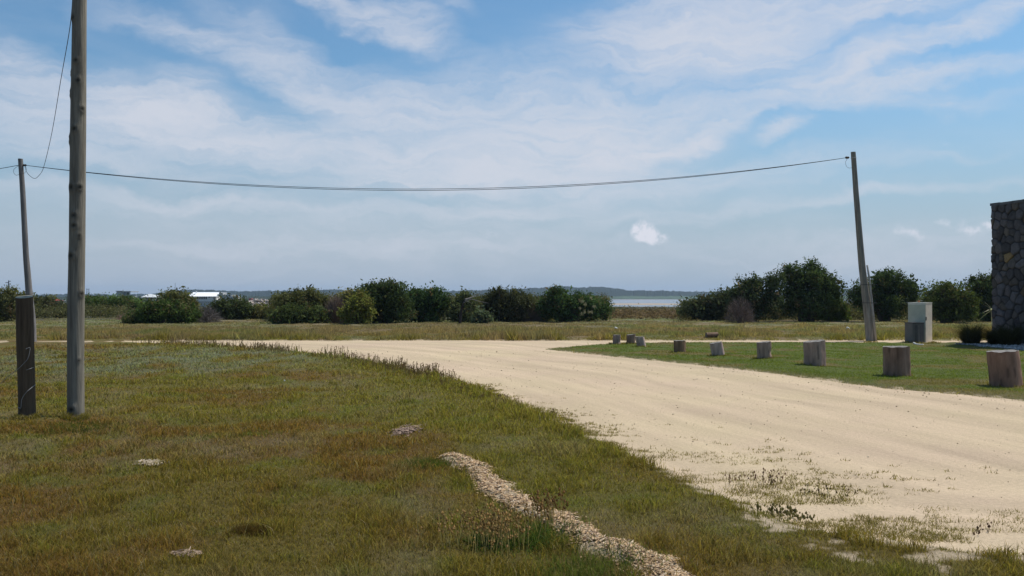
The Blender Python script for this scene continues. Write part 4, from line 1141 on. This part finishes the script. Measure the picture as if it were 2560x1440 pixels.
# fallen log chunks in the field
def log_chunk(label, px, py, w, h, colr, rz, seed):
    x_, y_ = G(px, py); z_ = float(ground_z(np.array([x_]), np.array([y_]))[0]); s__ = y_ / F
    root = empty('fallen_log', (x_, y_, z_), label, 'log')
    L_ = w * s__; r_ = h * s__ * .55
    dv = np.array((math.cos(rz), math.sin(rz), .06)); c_ = np.array((x_, y_, z_ + r_ * .75))
    mb = MB(); mb.tube([c_ - dv * L_ / 2, c_ - dv * L_ / 6, c_ + dv * L_ / 6, c_ + dv * L_ / 2], [r_ * 1.05, r_, r_ * .95, r_ * .9], 14, colr, False, .05, seed); mb.build('log_bark', M['stump'], root, True)
    mb = MB(); mb.tube([c_ - dv * L_ / 2 * 1.001, c_ - dv * L_ / 2 * .98], [r_ * .98, r_ * .98], 14, (.2, .16, .13)); mb.tube([c_ + dv * L_ / 2 * .98, c_ + dv * L_ / 2 * 1.004], [r_ * .86, r_ * .86], 14, (.2, .16, .13)); mb.build('sawn_end', M['stump'], root)
log_chunk('brown log chunk lying in the field behind the tilted grey bollard', 1780, 849, 30, 13, (.19, .12, .08), .15, 3)
#log_chunk('flat dark piece of wood in the grass behind the broad bollard', 2010, 849, 24, 6, (.06, .05, .045), .0, 4)

# ------------------------------------------------------------------ concrete meter cabinet with smaller box
dc = G(2312, 857)[1]; sc_ = dc / F
cx_ = at(2311, 857, dc).x; hh = 101 * sc_
root = empty('meter_cabinet', (cx_, dc + .3, 0), 'tall pale concrete meter cabinet set corner on behind the lawn', 'cabinet')
w_ = 43 * sc_
cy_ = dc + .31
mb = MB(); mb.box((cx_, cy_, hh / 2 - .03), (w_, w_, hh - .02), R(45), (.74, .66, .55)); mb.build('body', M['concrete'], root)
mb = MB(); mb.box((cx_, cy_, hh - .02), (w_ * 1.02, w_ * 1.02, .035), R(45), (.75, .72, .62)); mb.build('cap', M['concrete'], root)
q_ = math.sin(R(45)) * (w_ / 2 + .004)
mb = MB(); mb.box((cx_ - q_, cy_ - q_, hh * .48), (.012, w_ * .97, hh * .92), R(45), (.50, .49, .39)); mb.build('door', M['concrete'], root)  # green-grey panel, darkened in its colour so the left side looks shaded
mb = MB(); mb.box((cx_ - q_ - .01 + .22, cy_ - q_ - .01 - .22, hh * .6), (.02, .03, .12), R(45), (.12, .12, .11)); mb.build('hinge', M['concrete'], root)
d5 = dc - .12; root = empty('junction_box', (at(2287, 857, d5).x, d5, 0), 'low weathered brown box with slatted front left of the cabinet', 'box')
w5 = 31 * sc_; h5 = 51 * sc_
cc = (at(2287, 857, d5 - .05).x, d5 - .02, h5 / 2 - .02)
mb = MB(); mb.box(cc, (w5, .42, h5), R(38) * 0 + R(12), (.17, .155, .14)); mb.build('box_body', M['concrete'], root)
mb = MB(); mb.box((cc[0], cc[1], h5 - .01), (w5 * 1.04, .46, .03), R(12), (.10, .09, .085)); mb.build('lid', M['concrete'], root)
mb = MB()
for k, f_ in enumerate((-.34, -.1, .14, .36)):
    mb.box((cc[0] + f_ * w5, cc[1] - .218 + f_ * w5 * .21, h5 * .46), (w5 * .19, .02, h5 * .84), R(12), ((.16, .145, .13), (.12, .11, .10), (.21, .18, .165), (.19, .155, .145))[k])
mb.build('front_panel', M['concrete'], root)
wire('broken_pipe', 'short curved white pipe lying in front of the brown box', [tuple(at(2284, 857, 28.9)), tuple(at(2290, 860, 28.7)), tuple(at(2300, 862, 28.5)), tuple(at(2308, 862, 28.4))], .03, (.6, .58, .55), 'pipe')
# red-brown flower pot on the cabinet
root = empty('flower_pot', (at(2297, 755, dc + .3).x, dc + .3, hh), 'tiny terracotta pot with a sprig on top of the cabinet', 'pot')
mb = MB(); p0 = np.array((at(2297, 755, dc + .3).x, dc + .3, hh - .005)); mb.tube([p0, p0 + np.array((0, 0, .03)), p0 + np.array((0, 0, .07))], [.028, .036, .045], 10, (.38, .18, .10)); mb.build('pot', M['concrete'], root, True)
V, Fc, c = blades(np.full(14, p0[0]) + rng.normal(size=14) * .01, np.full(14, p0[1]), np.full(14, hh + .06), np.full(14, .10), np.full(14, .012), np.tile((.2, .24, .16), (14, 1)), .8, 2); mesh('sprig', V, Fc, M['grass'], root, col=c)

# ------------------------------------------------------------------ stone wall on the right
def stone_wall():
    dA, dB = 29.4, 27.6
    A = at(2484, 860, dA); B = at(2600, 860, dB)
    A = np.array((A.x, A.y)); B = np.array((B.x, B.y)); H_ = (at(2484, 510, dA).z)
    u = B - A; Lw = np.linalg.norm(u); u /= Lw; nrm_ = np.array((u[1], -u[0]))
    if nrm_[1] > 0: nrm_ = -nrm_
    root = empty('stone_wall', (A[0], A[1], 0), 'tall dark rough stone wall with a flat coping at the right frame edge', 'wall')
    r3 = np.random.default_rng(77)
    def face(org, ud, nd_, L_, name, seed):
        nx, nz = int(L_ / .022), int(H_ / .022)
        U, Z = np.meshgrid(np.linspace(0, L_, nx), np.linspace(-.1, H_ - .06, nz))
        # irregular seeds
        pts = []
        rows = int(H_ / .27); 
        for i in range(rows + 2):
            cols = int(L_ / .30) + 3
            for j in range(cols):
                pts.append(((j - 1 + (i % 2) * .5 + r3.uniform(-.38, .38)) * .30, (i - .5 + r3.uniform(-.42, .42)) * .27, r3.uniform(.75, 1.3)))
        pts = np.array(pts)
        Uw = U + .05 * (fbm(U, Z, 5, 3, seed) - .5); Zw = Z + .05 * (fbm(U, Z, 5, 3, seed + 4) - .5)
        D = np.hypot((Uw[..., None] - pts[:, 0]) * 1.0, (Zw[..., None] - pts[:, 1]) * .92) / pts[:, 2] ** .6
        idx = np.argsort(D, axis=-1)[..., :2]
        d1 = np.take_along_axis(D, idx[..., :1], -1)[..., 0]; d2_ = np.take_along_axis(D, idx[..., 1:2], -1)[..., 0]
        e_ = d2_ - d1; cell = idx[..., 0]
        prot = r3.uniform(-.01, .03, len(pts))[cell]
        tilt1 = r3.normal(size=len(pts))[cell] * .09; tilt2 = r3.normal(size=len(pts))[cell] * .09
        hgt = (sm(e_, .0, .055) * .055 + prot + tilt1 * (U - pts[cell, 0]) + tilt2 * (Z - pts[cell, 1]) + (fbm(U, Z, 14, 3, seed + 6) - .5) * .018)
        tone = r3.uniform(.6, 1.25, len(pts)); tint = r3.random(len(pts))
        base = np.where(tint[:, None] < .70, np.array((.115, .102, .104)), np.where(tint[:, None] < .93, np.array((.14, .115, .098)), np.array((.19, .135, .09)))) * tone[:, None]
        if name == 'front_face':
            k = np.argmin(np.hypot(pts[:, 0] - .75, pts[:, 1] - 2.85)); base[k] = (.30, .20, .095)
        C = base[cell] * (1 - .55 * (1 - sm(e_, .01, .04)))[..., None]
        X = org[0] + ud[0] * U + nd_[0] * hgt; Y = org[1] + ud[1] * U + nd_[1] * hgt
        V = np.stack([X, Y, Z], -1).reshape(-1, 3)
        mesh(name, V, [gridfaces(nz, nx)], M['stone'], root, col=C.reshape(-1, 3), smooth=True)
    back = -nrm_
    face(A, u, nrm_, Lw + 1.2, 'front_face', 5)
    face(A + back * 3.2, -back, -u, 3.2, 'end_face', 9)
    # core and coping
    V = []
    E = A + u * (Lw + 1.2)
    ins = .015
    c4 = [A + u * ins + back * ins, E + back * ins, E + back * 3.2, A + u * ins + back * 3.2]
    V = [(p_[0], p_[1], -.1) for p_ in c4] + [(p_[0], p_[1], H_ - .05) for p_ in c4]
    mesh('wall_core', V, [np.array([(0, 1, 5, 4), (1, 2, 6, 5), (2, 3, 7, 6), (3, 0, 4, 7), (4, 5, 6, 7)])], M['stone'], root, col=np.tile((.06, .055, .055), (8, 1)))
    mb = MB(); r4 = random.Random(3); t_ = -.05
    while t_ < Lw + 1.2:
        l_ = r4.uniform(.35, .6); c_ = A + u * (t_ + l_ / 2) + back * .25
        mb.box((c_[0], c_[1], H_ - .025 + r4.uniform(-.008, .012)), (l_ - .012, .66, .085), math.atan2(u[1], u[0]) + r4.uniform(-.02, .02), np.array((.12, .12, .125)) * r4.uniform(.8, 1.2)); t_ += l_
    t_ = .6
    while t_ < 3.2:
        l_ = r4.uniform(.35, .6); c_ = A + back * (t_ + l_ / 2) + u * .25
        mb.box((c_[0], c_[1], H_ - .025 + r4.uniform(-.008, .012)), (.62, l_ - .012, .085), math.atan2(u[1], u[0]) + r4.uniform(-.02, .02), np.array((.12, .12, .125)) * r4.uniform(.8, 1.2)); t_ += l_
    mb.build('coping', M['stone'], root)
stone_wall()

# ------------------------------------------------------------------ far buildings
def bx(mb, x0, x1, y0, y1, d, depth, colr, off=0.0):
    """box whose front face spans the given directions at distance d"""
    a = at(x0, y1, d + off); b = at(x1, y0, d + off)
    mb.box(((a.x + b.x) / 2, d + off + depth / 2, (a.z + b.z) / 2), (b.x - a.x, depth, b.z - a.z), 0, colr)
WH = (.62, .62, .60)
d = 350.0; root = empty('white_house', (at(510, 770, d).x, d, at(510, 775, d).z), 'long white house with a bright white roof above the dark bushes', 'house')
mb = MB(); bx(mb, 486, 533, 741, 750, d, 8, (.72, .70, .66)); bx(mb, 484, 540, 750.5, 753.5, d, 9, (.78, .76, .72), -.4); bx(mb, 487, 538, 754, 776, d, 8, (.5, .48, .45)); mb.build('wall', M['plain'], root)
a = at(468, 741, d - 1); b = at(547, 741, d - 1); zt = at(500, 730.5, d + 3).z
V = [(a.x, a.y, a.z), (b.x, b.y, b.z), (b.x, d + 4, zt), (a.x + .6, d + 4, zt), (a.x, d + 4.2, a.z), (b.x, d + 4.2, b.z)]
mesh('roof', V, [np.array([(0, 1, 2, 3), (4, 5, 2, 3), (0, 1, 5, 4)]), np.array([(1, 5, 2), (0, 4, 3)])], M['plain'], root, col=np.tile((.93, .93, .93), (6, 1)))
mb = MB(); bx(mb, 489, 491.5, 727.5, 732, d, .4, WH, 2); mb.build('chimney', M['plain'], root)
for k in range(5):
    mb = MB(); bx(mb, 493 + k * 5.2, 496.2 + k * 5.2, 742, 748, d, .2, (.05, .055, .06), -.06); mb.build('window', M['plain'], root)
mb = MB(); bx(mb, 521, 525, 741.5, 744, d, .2, (.08, .085, .09), -.06); mb.build('window', M['plain'], root)
mb = MB(); bx(mb, 488, 490.5, 741, 757, d, .35, WH, -.8); bx(mb, 491, 496, 753, 757, d, .35, WH, -.8); mb.build('column', M['plain'], root)
mb = MB(); bx(mb, 547.3, 557, 731, 741, d, 5, (.42, .42, .42)); bx(mb, 550, 557, 741.2, 775, d, 5, (.38, .38, .37)); mb.build('annex', M['plain'], root)
mb = MB()
for k, (x0, x1, y0) in enumerate([(557.2, 579, 737), (572, 594, 741), (588, 597, 748), (597.2, 603, 753)]): bx(mb, x0, x1, y0, 778, d, 5, (.44, .43, .41), -.5 * k)
mb.build('stepped_wall', M['plain'], root)

d = 330.0; root = empty('pavilion', (at(375, 760, d).x, d, at(375, 770, d).z), 'small white pavilion with a pale hipped roof left of the white house', 'pavilion')
a = at(351, 743, d - 2); b = at(398, 743, d - 2); pk = at(374, 735.2, d + 2)
V = [tuple(a), tuple(b), (b.x, d + 6, b.z), (a.x, d + 6, a.z), (pk.x - .5, d + 2, pk.z), (pk.x + .5, d + 2, pk.z)]
mesh('roof', V, [np.array([(0, 1, 5, 4), (2, 3, 4, 5), (3, 2, 1, 0)]), np.array([(1, 2, 5), (3, 0, 4)])], M['plain'], root, col=np.tile((.62, .63, .63), (6, 1)))
for x0 in (362, 380, 386):
    mb = MB(); bx(mb, x0, x0 + 4.5, 743, 751, d, 1, WH, -1); mb.build('column', M['plain'], root)
mb = MB(); bx(mb, 356, 394, 751.2, 776, d, 6, (.20, .20, .21)); bx(mb, 367, 380, 743.2, 751, d, 1, (.16, .16, .17), 3); mb.build('wall', M['plain'], root)
d = 300.0; root = empty('thatched_hut', (at(412, 760, d).x, d, at(412, 775, d).z), 'low brown thatched roof beside the pale pavilion', 'hut')
a = at(392, 752, d); b = at(436, 752, d); pk = at(400, 744.5, d); pk2 = at(426, 743, d)
V = [tuple(a), tuple(b), (b.x, d + 5, b.z), (a.x, d + 5, a.z), (pk.x, d + 2.5, pk.z), (pk2.x, d + 2.5, pk2.z)]
mesh('roof', V, [np.array([(0, 1, 5, 4), (2, 3, 4, 5), (3, 2, 1, 0)]), np.array([(1, 2, 5), (3, 0, 4)])], M['plain'], root, col=np.tile((.14, .11, .075), (6, 1)))
mb = MB(); bx(mb, 396, 432, 752.2, 778, d, 4, (.16, .15, .13), .5); mb.build('wall', M['plain'], root)
d = 315.0; root = empty('shed', (at(367, 770, d).x, d, at(367, 780, d).z), 'small pale shed low between the dark bushes', 'shed')
mb = MB(); bx(mb, 361, 374, 768, 782, d, 3, (.42, .41, .37)); mb.build('wall', M['plain'], root); mb = MB(); bx(mb, 360, 375, 766.8, 767.9, d, 3.6, (.25, .25, .25), -.3); mb.build('roof', M['plain'], root)

d = 430.0; root = empty('tower_house', (at(308, 745, d).x, d, at(308, 770, d).z), 'pale grey flat roofed house with a tall left block', 'house')
mb = MB(); bx(mb, 291, 305, 728.5, 768, d, 8, (.40, .41, .41)); bx(mb, 305.3, 325, 737, 768, d, 8, (.30, .31, .31), 1); mb.build('wall', M['plain'], root)
mb = MB(); bx(mb, 289, 306, 727, 728.4, d, 9, (.22, .24, .25), -.5); bx(mb, 306.2, 327, 728, 730.5, d, 9, (.36, .37, .37), -.2); mb.build('roof', M['plain'], root)
for x0 in (306, 314, 323):
    mb = MB(); bx(mb, x0, x0 + 1.6, 730.7, 737, d, .6, (.34, .35, .35)); mb.build('column', M['plain'], root)
mb = MB(); bx(mb, 308, 322, 730.8, 736.8, d, .4, (.07, .075, .08), 4); mb.build('window', M['plain'], root)
mb = MB(); bx(mb, 306.5, 308, 724.5, 726.8, d, .5, (.2, .2, .2), 1); mb.build('chimney', M['plain'], root)
d = 445.0; root = empty('low_shed', (at(280, 745, d).x, d, at(280, 765, d).z), 'low white shed left of the flat roofed house', 'shed')
mb = MB(); bx(mb, 269, 288, 739, 768, d, 6, (.5, .5, .5)); mb.build('wall', M['plain'], root); mb = MB(); bx(mb, 268, 289, 738, 738.9, d, 7, (.8, .8, .8), -.4); mb.build('roof', M['plain'], root)
d = 500.0; root = empty('red_roofed_house', (at(142, 755, d).x, d, at(142, 770, d).z), 'tiny far house with a red roof between the pole and post', 'house')
a = at(136, 751.5, d - 1); b = at(147, 751.5, d - 1); pk = at(141.5, 747.5, d + 2)
V = [tuple(a), tuple(b), (b.x, d + 5, b.z), (a.x, d + 5, a.z), (pk.x - .8, d + 2, pk.z), (pk.x + .8, d + 2, pk.z)]
mesh('roof', V, [np.array([(0, 1, 5, 4), (2, 3, 4, 5), (3, 2, 1, 0)]), np.array([(1, 2, 5), (3, 0, 4)])], M['plain'], root, col=np.tile((.42, .06, .05), (6, 1)))
mb = MB(); bx(mb, 136.5, 146.5, 751.7, 770, d, 4, (.45, .40, .36)); mb.build('wall', M['plain'], root)
d = 490; root = empty('white_cottage', (at(150, 755, d).x, d, at(150, 770, d).z), 'tiny far white cottage beside the red roof', 'house')
mb = MB(); bx(mb, 147.5, 153, 752.5, 770, d, 4, (.75, .75, .75)); mb.build('wall', M['plain'], root)
mb = MB(); bx(mb, 147, 153.5, 751.3, 752.4, d, 5, (.5, .5, .5), -.4); mb.build('roof', M['plain'], root)
d = 380; root = empty('red_hut', (at(624, 748, d).x, d, at(624, 765, d).z), 'small red hut above the rubble heap', 'hut')
mb = MB(); bx(mb, 622, 628, 747.5, 768, d, 2.5, (.40, .09, .09)); mb.build('wall', M['plain'], root); mb = MB(); bx(mb, 621.4, 628.6, 745.8, 747.4, d, 3, (.42, .13, .12), -.3); mb.build('roof', M['plain'], root)
d = 400; root = empty('long_shed', (at(680, 752, d).x, d, at(680, 768, d).z), 'small white shed right of the rubble heap', 'shed')
mb = MB(); bx(mb, 677, 686, 751.5, 768, d, 3, (.5, .5, .48)); mb.build('wall', M['plain'], root); mb = MB(); bx(mb, 676.5, 686.5, 750.2, 751.4, d, 3.6, (.75, .75, .73), -.3); mb.build('roof', M['plain'], root)
d = 1325; root = empty('shore_house', (at(1482, 745, d).x, d, -4.2), 'pale flat house on the far shore behind the plume tree', 'house')
mb = MB(); bx(mb, 1473, 1490, 735.5, 747, d, 10, (.30, .36, .34)); mb.build('wall', M['plain'], root); mb = MB(); bx(mb, 1472, 1491, 734.5, 735.4, d, 12, (.34, .40, .38), -1); mb.build('roof', M['plain'], root)
# rubble heap: pale blocks
n = 420; px = rng.uniform(616, 688, n); dd = rng.uniform(330, 372, n); hh_ = rng.random(n) ** 1.3
py = 768 - (10 + 11 * np.exp(-((px - 650) / 26) ** 2)) * hh_ 
x = (px - CX) / F * dd; z = CAMH + (738 - py) / F * dd
c = np.where(rng.random(n)[:, None] < .75, np.array((.48, .40, .34)), np.array((.14, .11, .09))) * (.7 + .5 * rng.random(n))[:, None]
o = stones('rubble', x, dd, z, .35 + .45 * rng.random(n), c, M['stone'], .8); tag(o, 'heap of pale pinkish rubble beyond the left shrubs', 'rubble', kind='stuff')
x = np.repeat(0, 1)
# masts
def mast(label, px, y0, y1, d, arms, r_=.09, twin=0, zb=None):
    b = at(px, y1, d); t_ = at(px, y0, d); zb = zb if zb is not None else b.z
    root = empty('mast', (b.x, d, zb), label, 'mast')
    mb = MB(); mb.tube([(b.x, d, zb), (b.x, d, t_.z)], [r_ * 1.3, r_], 6, (.10, .11, .12))
    if twin:
        mb.tube([(b.x + twin, d, zb), (b.x + twin, d, t_.z)], [r_ * 1.3, r_], 6, (.10, .11, .12))
    mb.build('shaft', M['plain'], root)
    mb = MB()
    for (x0, x1, yy) in arms:
        a = at(x0, yy, d); c_ = at(x1, yy, d); mb.tube([tuple(a), tuple(c_)], r_ * .7, 5, (.12, .12, .12))
    if arms: mb.build('crossarm', M['plain'], root)
mast('small far power pole with two crossarms at the left edge', 21.5, 701, 740, 160, [(21, 27, 703), (14, 22, 706.5), (20, 27, 710.5)], .09, zb=-1.2)
mast('pair of thin far masts just right of the tall pole', 217, 721, 745, 700, [(217, 222.5, 724), (217, 222.5, 730)], .22, twin=1.7, zb=-3.5)
mast('very thin far mast above the low green hill', 438, 707, 745, 900, [], .16, zb=-3.5)
mast('thin far masts behind the tallest tree', 894, 708, 745, 900, [], .2, twin=4, zb=-3.5)
# small white litter
for px, py, lab in ((711, 958, 'tiny white flower head in the meadow'), (2120, 830, 'small white stone in the field left of the leaning pole'), (1540, 830, 'small pale stone in the field above the first bollards')):
    a = G(px, py); c_ = np.array((a[0], a[1], float(ground_z(np.array([a[0]]), np.array([a[1]]))[0]) + .06)); mb = MB(); k = a[1] / (1100 if py == 958 else 500)
    mb.tube([c_ + np.array((-k, 0, 0)), c_ + np.array((-.4 * k, 0, .2 * k)), c_ + np.array((.5 * k, 0, .1 * k)), c_ + np.array((k, 0, 0))], [k * .3, k, k * .8, k * .3], 8, (.6, .6, .57), True, .1); o = mb.build('pale_stone' if py != 958 else 'white_flower', M['stone'], None, True); tag(o, lab, 'stone' if py != 958 else 'flower')

# ------------------------------------------------------------------ haze
hz = MB(); hz.box((0, 1900, 16), (9000, 5000, 50), 0)
m = bpy.data.materials.new('air_haze'); m.use_nodes = True; t = m.node_tree; t.nodes.clear()
o_ = t.nodes.new('ShaderNodeOutputMaterial'); v = t.nodes.new('ShaderNodeVolumePrincipled')
v.inputs['Color'].default_value = (.58, .76, 1, 1); v.inputs['Density'].default_value = .00015; v.inputs['Anisotropy'].default_value = .2
t.links.new(v.outputs[0], o_.inputs['Volume'])
o = hz.build('haze', m); tag(o, kind='stuff')
